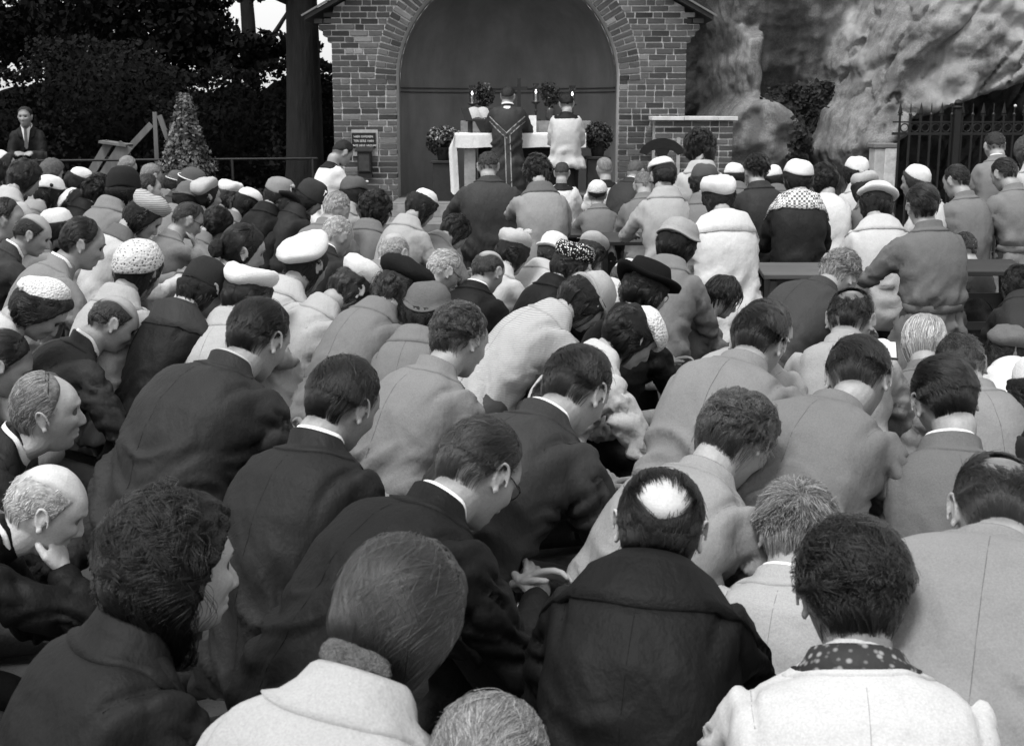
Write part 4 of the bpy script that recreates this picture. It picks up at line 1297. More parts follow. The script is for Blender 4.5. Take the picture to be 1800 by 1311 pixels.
def garment(p):
    s = p['S']; fem = p.get('fem', False); wd = p.get('wide', 1.0)
    T = TORSO_W if fem else TORSO_M
    wd = wd * 0.95
    sp = Soup()
    rings = []
    for t, a, b in T:
        c, ang = at_t(p, t)
        k = 1.0 if t < 0.02 else wd
        fat = 1.0 if t < 0.1 else p.get('fat', 1.0)
        if p.get('garment') in ('surplice', 'robe') and t > .3: a, b = max(a, .192 if t < .6 else .215), max(b, .128 if t < .6 else .152)
        rings.append((c, ang, a * s * k, b * s * (0.5 + 0.5 * k) * fat))
    c, ang = at_t(p, 1.0)
    typ = p.get('garment', 'jacket')
    hz = p['hz']
    loose = p.get('loose', 1.0)
    if typ == 'jacket':
        for dt, a, b in ((.10, .195, .138), (.20, .192, .140)):
            c2, _ = at_t(p, 1 + dt * 0.6)
            rings.append((c2 + np.array([0, 0.02 * s, -0.03 * s]), ang * 0.4, a * s, b * s))
    else:
        hem = p.get('hem', 0.06 if not p.get('stand') else 0.42 * s)
        n = 6
        for k in range(1, n + 1):
            f = k / n
            zz = hz * (1 - f) + hem * f
            grow = 1 + 0.42 * f * loose
            kk = 1.13 if typ in ('surplice', 'robe') else 1.0
            rings.append((np.array([0, c[1] + 0.03 * s * f, min(zz, hz - 0.02 * k)]), ang * (1 - f) * 0.5, .192 * s * grow * kk, .142 * s * grow * kk))
    sp.add(ring_tube(rings))
    # trapezius
    nb, a0 = at_t(p, 0.0); sh, a1 = at_t(p, 0.115)
    sw = (0.132 if fem else 0.150) * s * wd
    J = []
    for sd in (-1, 1):
        S0 = sh + np.array([sd * sw, 0, 0]) + np.array([0, math.cos(a1), -math.sin(a1)]) * 0.026 * s
        drop = p.get('drop', 0.0)
        S0 = S0 + np.array([0, 0, -0.012 * s + sd * drop])
        inner = nb + np.array([sd * 0.045 * s, 0, 0]) + np.array([0, -math.sin(a0), -math.cos(a0)]) * 0.012 * s
        sp.add(tube([inner, inner * 0.5 + S0 * 0.5 + np.array([0, 0, 0.004]), S0], np.array([.041, .045, .050 if fem else .054]) * s, 12))
        arm = p.get('arms', 'fold')
        if isinstance(arm, tuple): arm = arm[0] if sd < 0 else arm[1]
        ua, fa = 0.285 * s, 0.245 * s
        def nrm(v): v = np.array(v, float); return v / np.linalg.norm(v)
        if arm == 'down':
            E = S0 + ua * nrm((sd * 0.16, 0.05, -1)); W = E + fa * nrm((-sd * 0.08, 0.32, -1))
        elif arm == 'face':
            E = S0 + ua * nrm((sd * 0.04, 0.92, -0.42))
            tgt = p['Hl'] + rx(p['bow_r']) @ np.array([sd * 0.05, 0.115, -0.135]) * s
            W = E + min(fa, np.linalg.norm(tgt - E)) * nrm(tgt - E)
        elif arm == 'clasp':
            E = S0 + ua * nrm((sd * 0.14, 0.35, -0.93)); W = np.array([sd * 0.05 * s, S0[1] + 0.27 * s, E[2] + 0.02 * s])
            W = E + fa * nrm(W - E)
        elif arm == 'up':
            E = S0 + ua * nrm((sd * 0.35, 0.62, -0.75)); W = E + fa * nrm((-sd * 0.25, 0.75, 0.45))
        elif arm == 'lean':
            E = S0 + ua * nrm((sd * 0.5, 0.55, -0.8)); W = E + fa * nrm((-sd * 0.35, 0.95, -0.05))
        else:
            E = S0 + ua * nrm((sd * 0.22, 0.42, -0.90)); W = np.array([sd * 0.035 * s, S0[1] + 0.33 * s, E[2] + 0.07 * s])
            W = E + fa * nrm(W - E)
        k = 0.86 if fem else 1.0
        k *= p.get('sleeve', 1.0)
        M1 = S0 * 0.5 + E * 0.5 + np.array([sd * 0.008, -0.008, 0])
        sp.add(tube([S0, M1, E], np.array([.064, .062, .054]) * s * k, 14))
        if not p.get('short'):
            sp.add(tube([E, E * 0.5 + W * 0.5, W], np.array([.053, .050, .044]) * s * k, 14))
        J.append((S0, E, W))
    p['J'] = J
    vox = min(0.028, max(0.0115, 0.0036 * p['depth']))
    p['vox'] = vox
    return job(*sp.out(), vox, 3)

def seg_dist(v, a, b):
    ab = b - a
    t = np.clip(((v - a) @ ab) / (ab @ ab), 0, 1)
    d = v - (a + t[:, None] * ab)
    return np.linalg.norm(d, axis=1), t, d

def wrinkle(p, v, q):
    s = p['S']; n = vnormals(v, q)
    seed = p['seed']
    amp = 1.45 * p.get('fold', 1.0) * min(1.0, 0.5 + p['w'] / 130.0)
    c, ang = at_t(p, 0.5)
    loc = (v - c) @ rx(ang)                             # torso frame
    rg = lambda P_, o=2: 1 - np.abs(2 * fbm(P_, o) - 1)
    # broad soft folds hanging down the back, sagging cloth
    d = (fbm(loc * np.array([6, 6, 2.4]) + seed, 3) - 0.5) * 0.024
    tt = np.clip(-loc[:, 2] / (0.26 * s), -1, 1)
    # creases across the lower back
    sk = loc * np.array([5, 5, 15]); sk[:, 2] += 2.2 * np.sin(loc[:, 0] * 9 + seed)
    d += (rg(sk + seed + 9) ** 3 - 0.5) * 0.030 * sstep(-0.15, 0.6, tt)
    # long diagonal drags from the shoulder blades
    dg = np.stack([loc[:, 0] * 9 + np.abs(loc[:, 2]) * 6, loc[:, 1] * 4, loc[:, 2] * 2.5], 1)
    d += (rg(dg + seed * 2) ** 4) * 0.009 * sstep(0.9, -0.2, np.abs(tt))
    for sd, (S0, E, W) in zip((-1, 1), p['J']):
        dist, t, dv = seg_dist(v, S0, E)
        ax = (E - S0) / np.linalg.norm(E - S0)
        along = (v - S0) @ ax
        near = sstep(0.12 * s, 0.07 * s, dist) * sstep(-0.02, 0.06, along)
        nn = fbm(v * 9 + seed + sd, 2)
        cr = np.abs(np.sin(along * 30 / s + nn * 8 + seed + 2.0 * np.arctan2(dv[:, 2], dv[:, 1]))) ** 0.6
        w = near * (0.35 + 1.0 * np.exp(-((along - 0.27 * s) / 0.08) ** 2) + 0.9 * np.exp(-((along - 0.06 * s) / 0.06) ** 2))
        d += (cr - 0.75) * 0.017 * w
        dist2, t2, _ = seg_dist(v, E, W)
        ax2 = (W - E) / np.linalg.norm(W - E)
        along2 = (v - E) @ ax2
        near2 = sstep(0.10 * s, 0.055 * s, dist2) * sstep(0.0, 0.05, along2)
        d += (np.abs(np.sin(along2 * 28 / s + nn * 8)) ** 0.6 - 0.75) * 0.014 * near2 * np.exp(-(along2 / 0.14) ** 2)
        # armhole seam: a shallow groove round the shoulder
        pl = (v - S0) @ np.array([sd, 0, -0.25])
        arm = sstep(0.17 * s, 0.09 * s, np.linalg.norm(v - S0, axis=1))
        d -= 0.008 * arm * np.exp(-((pl + 0.012 * s) / 0.010) ** 2)
        d += 0.004 * arm * np.exp(-((pl - 0.016 * s) / 0.014) ** 2)
        # creases radiating from the armpit
        low = S0 + np.array([-sd * 0.02, -0.04, -0.125]) * s
        dv = v - low
        rr = np.linalg.norm(dv, axis=1)
        an = np.arctan2(dv[:, 2], dv[:, 0] * sd)
        d += 0.026 * np.exp(-((rr - 0.03) / (0.085 * s)) ** 2) * (np.abs(np.sin(an * 3.5 + nn * 5 + seed)) ** 0.5 - 0.72)
    if p.get('belt'):
        cb, ab = at_t(p, 0.82)
        h = (v - cb) @ np.array([0, math.sin(ab), math.cos(ab)])
        r = np.linalg.norm((v - cb)[:, :2], axis=1)
        on = (r < 0.30 * s)
        d -= on * 0.024 * np.exp(-(h / 0.035) ** 2)
        d += on * 0.012 * np.sin(v[:, 0] * 60 + nn * 8) * np.exp(-((np.abs(h) - 0.07) / 0.05) ** 2)
    if p.get('garment') in ('coat', 'robe', 'surplice'):
        low = sstep(p['hz'] + 0.2, p['hz'] - 0.2, v[:, 2])
        a = np.arctan2(v[:, 1] - at_t(p, 1)[0][1], v[:, 0])
        d += low * 0.015 * (np.abs(np.sin(a * 5 + seed + 2.0 * fbm(v * np.array([3, 3, 1]), 2))) ** 0.7 - 0.6)
    return v + n * (d * amp)[:, None]

def legs(p):
    s = p['S']; hz = p['hz']; c, ang = at_t(p, 1.0)
    sp = Soup()
    for sd in (-1, 1):
        hip = c + np.array([sd * 0.09, 0, -0.02]) * s
        if p.get('stand'):
            kn = np.array([sd * 0.10 * s, c[1] + 0.03 * s, hz * 0.52]); an = np.array([sd * 0.10 * s, c[1] - 0.01, 0.09])
            sp.add(tube([hip, kn, an], np.array([.088, .066, .052]) * s, 10))
            sp.add(tube([an + (0, -0.03, -0.045), an + (0, 0.08, -0.05), an + (0, 0.17, -0.055)], [.042, .04, .032], 8, flat=0.9))
        else:
            th = 0.40 * s
            kz = 0.075
            dy = math.sqrt(max(th ** 2 - min(th, abs(hip[2] - kz)) ** 2, 0.0004))
            kn = np.array([sd * 0.12 * s, hip[1] + dy, kz])
            if hip[2] - kz > th: kn[2] = hip[2] - th
            an = kn + np.array([-sd * 0.02, -0.39 * s, -0.012])
            sp.add(tube([hip, hip * 0.5 + kn * 0.5, kn], np.array([.092, .082, .064]) * s, 10))
            sp.add(tube([kn, kn * 0.5 + an * 0.5, an], np.array([.060, .056, .042]) * s, 10))
            sp.add(tube([an, an + (0, -0.07, 0.0), an + (0, -0.12, -0.03)], [.042, .04, .036], 8))
    sp.add(tube([c + np.array([-0.07, 0, 0.03]) * s, c + np.array([0.07, 0, 0.03]) * s], [.11 * s, .11 * s], 12))
    return job(*sp.out(), 0.026, 3)

def hand_at(W, d, up, side, s, key, sc=1.0):
    """place a hand: wrist W, fingers along d, back of the hand towards up"""
    v, q = MASTER[key]
    v = v * s * sc
    if side < 0: v = v * np.array([-1, 1, 1]); q = q[:, ::-1]
    y = d / np.linalg.norm(d); x = np.cross(y, up); x /= np.linalg.norm(x) + 1e-9; z = np.cross(x, y)
    return W + v[:, :1] * x + v[:, 1:2] * y + v[:, 2:3] * z, q

def finish(p, res):
    s, hs = p['S'], p['HS']; w = p['w']
    lvl = 'hi' if w > 95 else ('mid' if w > 52 else 'lo')
    rot = -p['yawr']
    hy = R(p.get('turn', 0))
    RH = rz(-hy) @ rx(p['bow_r']) @ ry(R(p.get('roll', 0)))
    rl = rx(p['L'] * 0.85 + R(14))
    # ---- the body: head, neck, trunk and hands
    v, q = MASTER[lvl]
    hv = v * hs * np.array([p.get('hw', 1.0), 1, 1])
    k = sstep(-0.165, -0.075, v[:, 2])[:, None]
    head = p['Hl'] + hv @ RH.T
    neck = p['NB'] + (hv - NB0 * hs) @ rl.T
    hvv = head * k + neck * (1 - k)
    vs, qs, n = [hvv], [q], len(hvv)
    hk = 'hand_hi' if w > 70 else 'hand_lo'
    for sd, (S0, E, W) in zip((-1, 1), p['J']):
        if p.get('nohands'): break
        d = W - E; d /= np.linalg.norm(d)
        arm = p.get('arms', 'fold')
        if isinstance(arm, tuple): arm = arm[0] if sd < 0 else arm[1]
        if arm == 'face': d = d * 0.5 + np.array([-sd * 0.15, 0.0, 0.8]); up = np.array([sd * 0.3, 0.6, 0])
        elif arm == 'down': up = np.array([sd * 1.0, 0.1, 0.1])
        elif arm == 'lean': up = np.array([0.0, 0.1, 1.0])
        else: d = d + np.array([-sd * 0.35, 0.2, 0.25]); up = np.array([sd * 0.8, 0, 0.6])
        d = d / np.linalg.norm(d)
        hv2, hq = hand_at(W + d * 0.012, d, up, sd, s, hk, 0.95 if p.get('fem') else 1.02)
        vs.append(hv2); qs.append(hq + n); n += len(hv2)
    me = np_mesh('person', np.concatenate(vs), np.concatenate(qs), skin(p.get('skin', 0.34) * 0.9))
    st0 = p.get('hair', 'back')
    crop = np.zeros(n); nh = len(v)
    hm = hairmask(v, v, st0)
    if st0 in ('back', 'side', 'crop', 'spiky', 'recede', 'fringe', 'spot', 'wavy', 'wreath', 'tonsure'):
        crop[:nh] = sstep(-0.034, 0.006, hm) * 0.92 * (v[:, 2] > -0.11)
        if st0 in ('fringe', 'wreath', 'tonsure'): crop[:nh] *= np.where(v[:, 2] > 0.03, sstep(-0.006, 0.008, hm), 1)
        crop[:nh] *= (np.abs(v[:, 0]) < 0.0775)
    at = me.attributes.new('crop', 'FLOAT', 'POINT'); at.data.foreach_set('value', crop.astype(np.float32))
    at = me.attributes.new('crop_grey', 'FLOAT', 'POINT'); at.data.foreach_set('value', np.full(n, min(0.3, p.get('hc', 0.02) * 1.3 + 0.012), np.float32))
    person = obj('person', me, None, tuple(p['root']), (0, 0, rot))
    tag(person, p['label'], 'person', p.get('group', 'worshippers kneeling in the crowd'))
    # ---- clothes
    gv, gq = res[p['gjob']]
    gv = wrinkle(p, gv, gq)
    typ = p.get('garment', 'jacket')
    gm = cloth(p.get('gc', 0.15), p.get('pat', 'wool'))
    obj({'jacket': 'jacket', 'coat': 'coat', 'robe': 'robe', 'surplice': 'surplice'}[typ], np_mesh('jacket', gv, gq, gm), person)
    if p.get('ljob'):
        lv, lq = res[p['ljob']]
        obj('skirt' if p.get('fem') else 'trousers', np_mesh('trousers', lv, lq, cloth(p.get('lc', 0.04))), person)
    bvh = BVHTree.FromPolygons([tuple(x) for x in gv], [tuple(int(i) for i in x) for x in gq]) if w > 10 else None
    def ring_sheet(rows, a0, a1, n, name, material, drop=0.0, snap=(), proud=0.006, thick=True):
        """a band round the neck: rows of (radius, height); angle 0 is the nape"""
        A = np.linspace(R(a0), R(a1), n)
        V = []
        for i, (r, h) in enumerate(rows):
            hh = h - drop * sstep(R(70), R(150), np.abs(A)) * (0.4 + 0.6 * i / max(1, len(rows) - 1))
            pts = np.stack([r * 1.04 * np.sin(A), -r * np.cos(A), hh], 1) * s
            pts = p['NB'] + pts @ rl.T
            if i in snap and bvh:
                for j in range(n):
                    lo, no, ix, ds = bvh.find_nearest(tuple(pts[j]))
                    if lo is not None and ds < 0.12:
                        sg = np.array(no)
                        pts[j] = np.array(lo) + sg * proud
            V.append(pts)
        if thick and snap:
            last = V[-1]; pts = last.copy()
            for j in range(n):
                lo, no, ix, ds = bvh.find_nearest(tuple(pts[j]))
                pts[j] = np.array(lo) - np.array(no) * 0.004
            V.append(pts)
        m = len(V)
        Q = [(i * n + j, i * n + j + 1, (i + 1) * n + j + 1, (i + 1) * n + j) for i in range(m - 1) for j in range(n - 1)]
        return obj(name, np_mesh(name, np.concatenate(V), np.array(Q), material), person)
    if w > 62 and not p.get('noseam'):
        sm = cloth(max(0.003, p.get('gc', .15) * 0.6))
        def seam(pts, r_):
            pts = [q_ for q_ in pts if q_ is not None]
            if len(pts) > 4:
                tv, tf = tube(np.array(pts), r_, 5, cap=False)
                obj('seam', np_mesh('seam', tv, [tuple(x_) for x_ in tf], sm), person)
        rs_ = 0.0008 if w > 100 else 0.0010
        def cast(o_, dr_, mx=0.5):
            h_ = bvh.ray_cast(Vector(o_), Vector(dr_).normalized(), mx)
            return np.array(h_[0]) if h_[0] else None
        if not p.get('fem') or p['seed'] % 2 < 1:
            L_ = []
            for t_ in np.linspace(0.10, 1.0, 26):
                c_, a_ = at_t(p, t_); bk = np.array([0, -math.cos(a_), math.sin(a_)])
                L_.append(cast(c_ + bk * 0.4, -bk))
            seam(L_, rs_)
        for sd, (S0, E, W) in zip((-1, 1), p['J']):
            nv_ = np.array([sd, 0, -0.25]); nv_ /= np.linalg.norm(nv_)
            c_ = S0 - nv_ * 0.012 * s; e1 = np.array([0, 1.0, 0]); e2 = np.cross(nv_, e1)
            L_ = []
            for a_ in np.linspace(R(150), R(400) , 26):
                dr_ = e1 * math.cos(a_) + e2 * math.sin(a_) * -sd
                if dr_[1] > 0.75: L_.append(None); continue
                L_.append(cast(c_ + dr_ * 0.13 * s, -dr_, 0.12))
            seam(L_, rs_)
    nseg = 41 if w > 90 else (25 if w > 45 else 15)
    cw = p.get('collar', 1.0)
    if cw and typ != 'surplice':
        cm = cloth(p.get('cc', p.get('gc', 0.15)), p.get('cpat', p.get('pat', 'wool')))
        rr = 0.072 if (p.get('fem') or cw > 1.2) else 0.0705
        rows = [(rr - .006, .018), (rr, .046), (rr + .006, .051), (rr + .014, .044), (rr + .026 * cw, .018), (rr + .042 * cw, -.012 * cw), (rr + .054 * cw, -.030 * cw)]
        if not p.get('fem') and cw <= 1.2:
            rows = [(rr - .003, .014), (rr, .041), (rr + .003, .045), (rr + .007, .040), (rr + .015, .022), (rr + .026, .004), (rr + .034, -.012)]
        ring_sheet(rows, -150, 150, nseg, 'collar', cm, 0.10, snap=(4, 5, 6) if not p.get('fem') and cw <= 1.2 else (5, 6), proud=(0.0045 if not p.get('fem') and cw <= 1.2 else 0.0065) if w > 60 else 0.009)
    if p.get('shirt'):
        rows = [(.060, .0), (.0605, .044), (.0625, .056), (.0645, .054), (.065, .036)]
        ring_sheet(rows, -165, 165, nseg, 'shirt_collar', cloth(p.get('sc', 0.8)), 0.05)
    if p.get('scarf'):
        rows = [(.066, .0), (.063, .034), (.067, .046), (.075, .045), (.085, .026), (.09, .01)]
        rows[-1] = (.092, -.004)
        ring_sheet(rows, -160, 160, nseg, 'scarf', cloth(p['scarf'], p.get('scarfpat', 'scarf')), 0.06, snap=(5,), proud=.008)
    if typ == 'surplice':
        rows = [(.062, .030), (.068, .034), (.088, .006), (.112, -.02), (.128, -.045), (.134, -.06)]
        ring_sheet(rows, -150, 150, nseg, 'cassock_collar', cloth(0.008), 0.04, snap=(3, 4, 5), proud=0.005)
    if p.get('belt'):
        cb, ab = at_t(p, 0.82)
        n = 26; V = []
        for dh, pr in ((-.024, .002), (-.020, .010), (.020, .010), (.024, .002)):
            for j in range(n):
                a = 2 * PI * j / n
                o0 = cb + np.array([0.5 * math.cos(a), 0.5 * math.sin(a), 0]); o0 = o0 + np.array([0, math.sin(ab), math.cos(ab)]) * dh * s
                ctr = cb + np.array([0, math.sin(ab), math.cos(ab)]) * dh * s
                dr = Vector(ctr - o0).normalized()
                h = bvh.ray_cast(Vector(ctr), -dr, 0.32)
                q0 = np.array(h[0]) if h[0] else ctr - np.array(dr) * 0.2
                V.append(q0 - np.array(dr) * pr)
        Q = [(i * n + j, i * n + (j + 1) % n, (i + 1) * n + (j + 1) % n, (i + 1) * n + j) for i in range(3) for j in range(n)]
        obj('belt', np_mesh('belt', np.array(V), np.array(Q), gm), person)
    # ---- hair
    def to_body(a): return p['Hl'] + (a * hs) @ RH.T
    st = p.get('hair', 'back')
    hc = p.get('hc', 0.02)
    vol = p.get('vol', 1.0)
    ht = p.get('hat')
    if ht and ht[0] in ('skullcap', 'beret', 'turban', 'slouch', 'helmet', 'calot', 'roll') and not p.get('fwd'):
        ht = list(ht) + [-10, 0][max(0, len(ht) - 2):]
        ht[2] -= 13; p['hat'] = ht
    A, zc = None, 0.06
    if ht:
        A = rx(R(ht[2] if len(ht) > 2 else -10)) @ ry(R(ht[3] if len(ht) > 3 else 0))
        zc = {'beanie': 0.01, 'skullcap': 0.048, 'helmet': 0.05, 'cloche': 0.035, 'turban': 0.055, 'boater': 0.065, 'roll': 0.06, 'brim': 0.055}.get(ht[0], 0.068)
    if st != 'none':
        nn = 34 if w > 110 else (26 if lvl == 'hi' else (20 if lvl == 'mid' else 14))
        sv, sq, _ = shell(st, nn, p['seed'], vol * (0.75 if w > 40 else 1.0), A, zc)
        hair = obj('hair', np_mesh('hair', to_body(sv), sq, hairshell(hc * 0.6, st in CURLY)), person)
        if w > 34:
            N = int(np.interp(w, [34, 60, 100, 160, 220], [600, 1600, 4200, 9000, 13500]) * (0.4 if st in ('fringe',) else 1) * (1.3 if st in CURLY else 1))
            if ht: N = int(N * 0.7)
            sp = strands(st, N, int(p['seed'] * 10), vol, p.get('part', 1), A, zc)
            rad = np.interp(w, [34, 60, 120, 220], [0.0016, 0.0011, 0.00072, 0.00058])
            if len(sp): curves_obj('hair_strands', to_body(sp.reshape(-1, 3)).reshape(sp.shape), rad * hs, hairmat(hc * (0.30 if hc < 0.16 else 0.85)), hair)
        if st == 'bun' or p.get('bun_s'):
            u, bq = QS[14]
            bv = u * np.array(p.get('bun_s', (0.048, 0.036, 0.044))) * (1 + 0.25 * (fbm(u * 4 + p['seed'], 2) - 0.5))[:, None] + np.array(p.get('bun_p', (0.0, -0.118, -0.03)))
            obj('hair_bun', np_mesh('hair_bun', to_body(bv), bq, hairshell(hc, True)), hair)
    # ---- hat
    ht = p.get('hat')
    if ht:
        kind, hg = ht[0], ht[1]
        pit, rol, sc = (ht[2] if len(ht) > 2 else -10), (ht[3] if len(ht) > 3 else 0), (ht[4] if len(ht) > 4 else 1.0)
        fk = ht[5] if len(ht) > 5 else 'felt'
        V, Q = hat_mesh(kind, 40 if w > 50 else 26, ht[6] if len(ht) > 6 else (1, 1), p['seed'])
        rs2 = np.random.RandomState(int(p['seed'] * 31))
        A = rx(R(pit)) @ ry(R(rol))
        hg = hg * 0.84 if hg > .5 else hg
        V = (V * np.array([sc, sc, 0.5 + 0.5 * sc])) @ A.T
        hat = obj('hat', np_mesh('hat', to_body(V), Q, felt(hg, fk)), person)
        if p.get('bow_knot'):
            sp = Soup()
            u, bq = QS[10]
            cpos = np.array(p['bow_knot'][:3]); g = p['bow_knot'][3]; sz = p['bow_knot'][4] if len(p['bow_knot']) > 4 else 1
            for sgn in (-1, 1):
                lp = u * np.array([0.026, 0.012, 0.018]) * sz * (1 + 0.4 * (fbm(u * 3, 2) - 0.5))[:, None] + cpos + np.array([sgn * 0.026, 0, 0.008]) * sz
                sp.add((lp, bq.tolist()))
                sp.add(tube([cpos, cpos + np.array([sgn * 0.012, -0.01, -0.02]) * sz, cpos + np.array([sgn * 0.022, -0.012, -0.05]) * sz], [0.008 * sz, 0.011 * sz, 0.013 * sz], 8, flat=0.3))
            sp.add((u * 0.011 * sz + cpos, bq.tolist()))
            v2, f2 = sp.out()
            obj('bow', np_mesh('bow', to_body(v2 @ A.T), [tuple(x) for x in f2], felt(g)), hat)
        if p.get('rim'):
            a = np.linspace(0, 2 * PI, 31)
            ring = np.stack([0.1 * np.cos(a), 0.114 * np.sin(a) - .004, 0.05 + 0 * a], 1) * sc
            tv, tf = tube(ring, 0.0045, 6)
            obj('hat_trim', np_mesh('hat_trim', to_body(tv @ A.T), [tuple(x) for x in tf], felt(p['rim'])), hat)
        if p.get('tassel'):
            sp = Soup(); sp.add(tube(np.array([(0, -0.02, .137), (0.0, -0.07, .128), (0.0, -0.112, .08), (0, -0.122, .05)]) * sc, 0.004, 6))
            sp.add(tube(np.array([(0, -0.124, .05), (0, -0.128, .03), (0.0, -0.13, -.01)]) * sc, [0.007, 0.012, 0.014], 8))
            v2, f2 = sp.out()
            obj('tassel', np_mesh('tassel', to_body(v2 @ A.T), [tuple(x) for x in f2], felt(hg)), hat)
    if p.get('specs'):
        sp = Soup()
        for sd in (-1, 1):
            a = np.linspace(0, 2 * PI, 15)
            sp.add(tube(np.stack([sd * 0.033 + 0.022 * np.cos(a), 0.090 + 0 * a - 0.15 * (0.022 * np.abs(np.cos(a))), 0.012 + 0.019 * np.sin(a)], 1), 0.0017, 6))
            sp.add(tube([(sd * 0.056, 0.086, 0.016), (sd * 0.078, 0.03, 0.014), (sd * 0.080, -0.005, 0.014), (sd * 0.078, -0.03, -0.005)], 0.0016, 6))
        sp.add(tube([(-0.011, 0.092, 0.014), (0, 0.097, 0.017), (0.011, 0.092, 0.014)], 0.0017, 6))
        v2, f2 = sp.out()
        obj('glasses', np_mesh('glasses', to_body(v2), [tuple(x) for x in f2], plain('spectacle_frame', 0.02, 0.3, bmp=0)), person)
    if p.get('earring'):
        u, bq = QS[10]
        ev = u * 0.0055 + np.array([0.083, -0.008, -0.047])
        obj('earring', np_mesh('earring', to_body(ev), bq, plain('pearl', 0.75, 0.2, bmp=0)), person)
    if p.get('brow', w > 60 and hc < .12):
        for sd in (-1, 1):
            pts = np.array([(sd * 0.014, 0.0, 0.033), (sd * 0.03, 0, 0.038), (sd * 0.047, 0, 0.032)])
            uu = np.stack([pts[:, 0] / 0.0745, np.sqrt(np.maximum(0.05, 1 - (pts[:, 0] / 0.08) ** 2)), pts[:, 2] / 0.112], 1); uu /= np.linalg.norm(uu, axis=1)[:, None]
            fp = face(uu) + np.array([0, 0.001, 0])
            tv, tf = tube(fp, [0.0018, 0.0028, 0.0015], 6)
            obj('eyebrow', np_mesh('eyebrow', to_body(tv), [tuple(x) for x in tf], hairshell(max(hc, 0.03))), person)
    if p.get('eyes', w > 50 and abs(p.get('yaw', 0)) > 45):
        for sd in (-1, 1):
            uu = np.array([[sd * 0.031 / 0.0745, 0.9, 0.011 / 0.112]]); uu /= np.linalg.norm(uu)
            fp = face(uu)[0] + np.array([0, -0.0125, 0])
            u_, bq = QS[10]
            mi_ = (u_[bq].mean(1) @ np.array([0, .96, -.28]) > 0.80).astype(int)
            obj('eye', np_mesh('eye', to_body(u_ * 0.0098 + fp), bq, [plain('eye_white', .5, .25, bmp=0), plain('iris', .02, .2, bmp=0)], True, mi_), person)
    p['ob'] = person
    return person

def build_people():
    for i, p in enumerate(PEOPLE):
        p['seed'] = i * 1.37 + 0.5
        if p.get('gc', .15) < 0.1: p['gc'] = p['gc'] * 0.45
        elif p.get('gc', .15) < 0.3: p['gc'] = p['gc'] * 1.22
        if p.get('gc', .15) > .5: p['gc'] *= .8
        if p['w'] > 50 and p.get('group', KN) == KN and not p.get('fix'):
            p['L'] = p.get('L', 22) + 6; p['yaw'] = p.get('yaw', 20) + 6
        pose(p)
        p['gjob'] = garment(p)
        p['ljob'] = legs(p)
    res = run_jobs()
    for p in PEOPLE: finish(p, res)
# ------------------------------------------------------------------ everyone in the photograph (x, y, w: head in the photograph's pixels)
KN = 'worshippers kneeling in the crowd'
# --- nearest row
P(1495, 1045, 180, 'person in cream jacket with a dark patterned scarf at the collar, nearest at bottom right', yaw=8, fix=1, bow=20, L=25, hair='wavy', hc=.022, gc=.58, scarf=.06, skin=.2, shirt=False, vol=.9, wide=1.2)
P(1160, 925, 158, 'person in heavy black overcoat with wide collar and shining bald crown', yaw=10, bow=12, L=22, hair='tonsure', hc=.012, gc=.012, collar=1.9, skin=.55, roll=4, neck=.72)
P(706, 1085, 205, 'person in oatmeal coat with sleek hair clipped back, at bottom centre', yaw=24, bow=18, L=20, hair='long', bun_s=(.060, .03, .030), bun_p=(.0, -.090, -.072), hc=.10, gc=.36, fem=True, collar=1, skin=.25, wide=1.25)
P(862, 1372, 220, 'person at the bottom edge with only fair thinning hair in the frame', yaw=25, bow=30, L=25, hair='recede', hc=.25, gc=.1, fem=False)
P(318, 1000, 172, 'person in charcoal coat with dark curly hair and pearl earring at lower left', yaw=50, fix=1, bow=8, L=16, hair='curly', vol=1.15, hc=.014, gc=.022, fem=True, wide=1.15, earring=True, shirt=True, collar=.8, skin=.4)
P(84, 893, 122, 'person in black coat at lower left edge with bald head, hand at chin', yaw=72, fix=1, bow=24, L=22, hair='fringe', hc=.55, gc=.014, shirt=True, arms=('fold', 'face'), skin=.6, lc=.02)
P(84, 722, 104, 'person in dark suit at left edge, grey hair combed back, face in profile', yaw=76, fix=1, bow=6, L=18, hair='recede', hc=.22, gc=.03, shirt=True, skin=.46)
P(8, 640, 84, 'dark haired person cut off by the left edge above the grey profile', yaw=60, bow=30, hair='back', hc=.02, gc=.1, nohands=True)
P(1398, 940, 128, 'person in pale denim blouson with a shoulder yoke and spiky fair hair', yaw=16, bow=28, L=14, hair='spiky', hc=.22, gc=.29, shirt=True, s=.86, hs=.96)
P(1752, 905, 158, 'person in light grey jacket at lower right edge, head sunk low over glasses', yaw=18, bow=52, L=44, hair='spot', hc=.06, gc=.17, specs=True, wide=1.25)
P(1300, 770, 122, 'person in light grey jacket with a wreath of greying curls and long bare neck', yaw=38, bow=38, L=36, hair='wreath', hc=.10, gc=.21, skin=.38, neck=1.05)
P(1660, 705, 112, 'person in slate suit with dark hair, both ears showing, right of centre', yaw=2, bow=26, L=18, hair='side', hc=.016, gc=.10, shirt=True, wide=1.1, neck=1.0)
P(1508, 668, 110, 'person in mid grey jacket bowed low between the slate suit and the pale grey back', yaw=32, bow=42, L=40, hair='side', hc=.03, gc=.125, wide=1.1, neck=1.0)
P(1332, 605, 98, 'person in broad pale grey jacket with dark neat hair, bent forward', yaw=26, bow=38, L=34, hair='side', hc=.016, gc=.155, wide=1.1)
P(1345, 590, 90, 'person whose light grey back shows behind the broad pale jacket', yaw=26, bow=50, L=34, hair='side', hc=.05, gc=.24)
P(842, 832, 140, 'person in black suit with white collar and glasses, brown hair greying', yaw=40, bow=38, L=36, hair='back', hc=.06, gc=.014, shirt=True, specs=True)
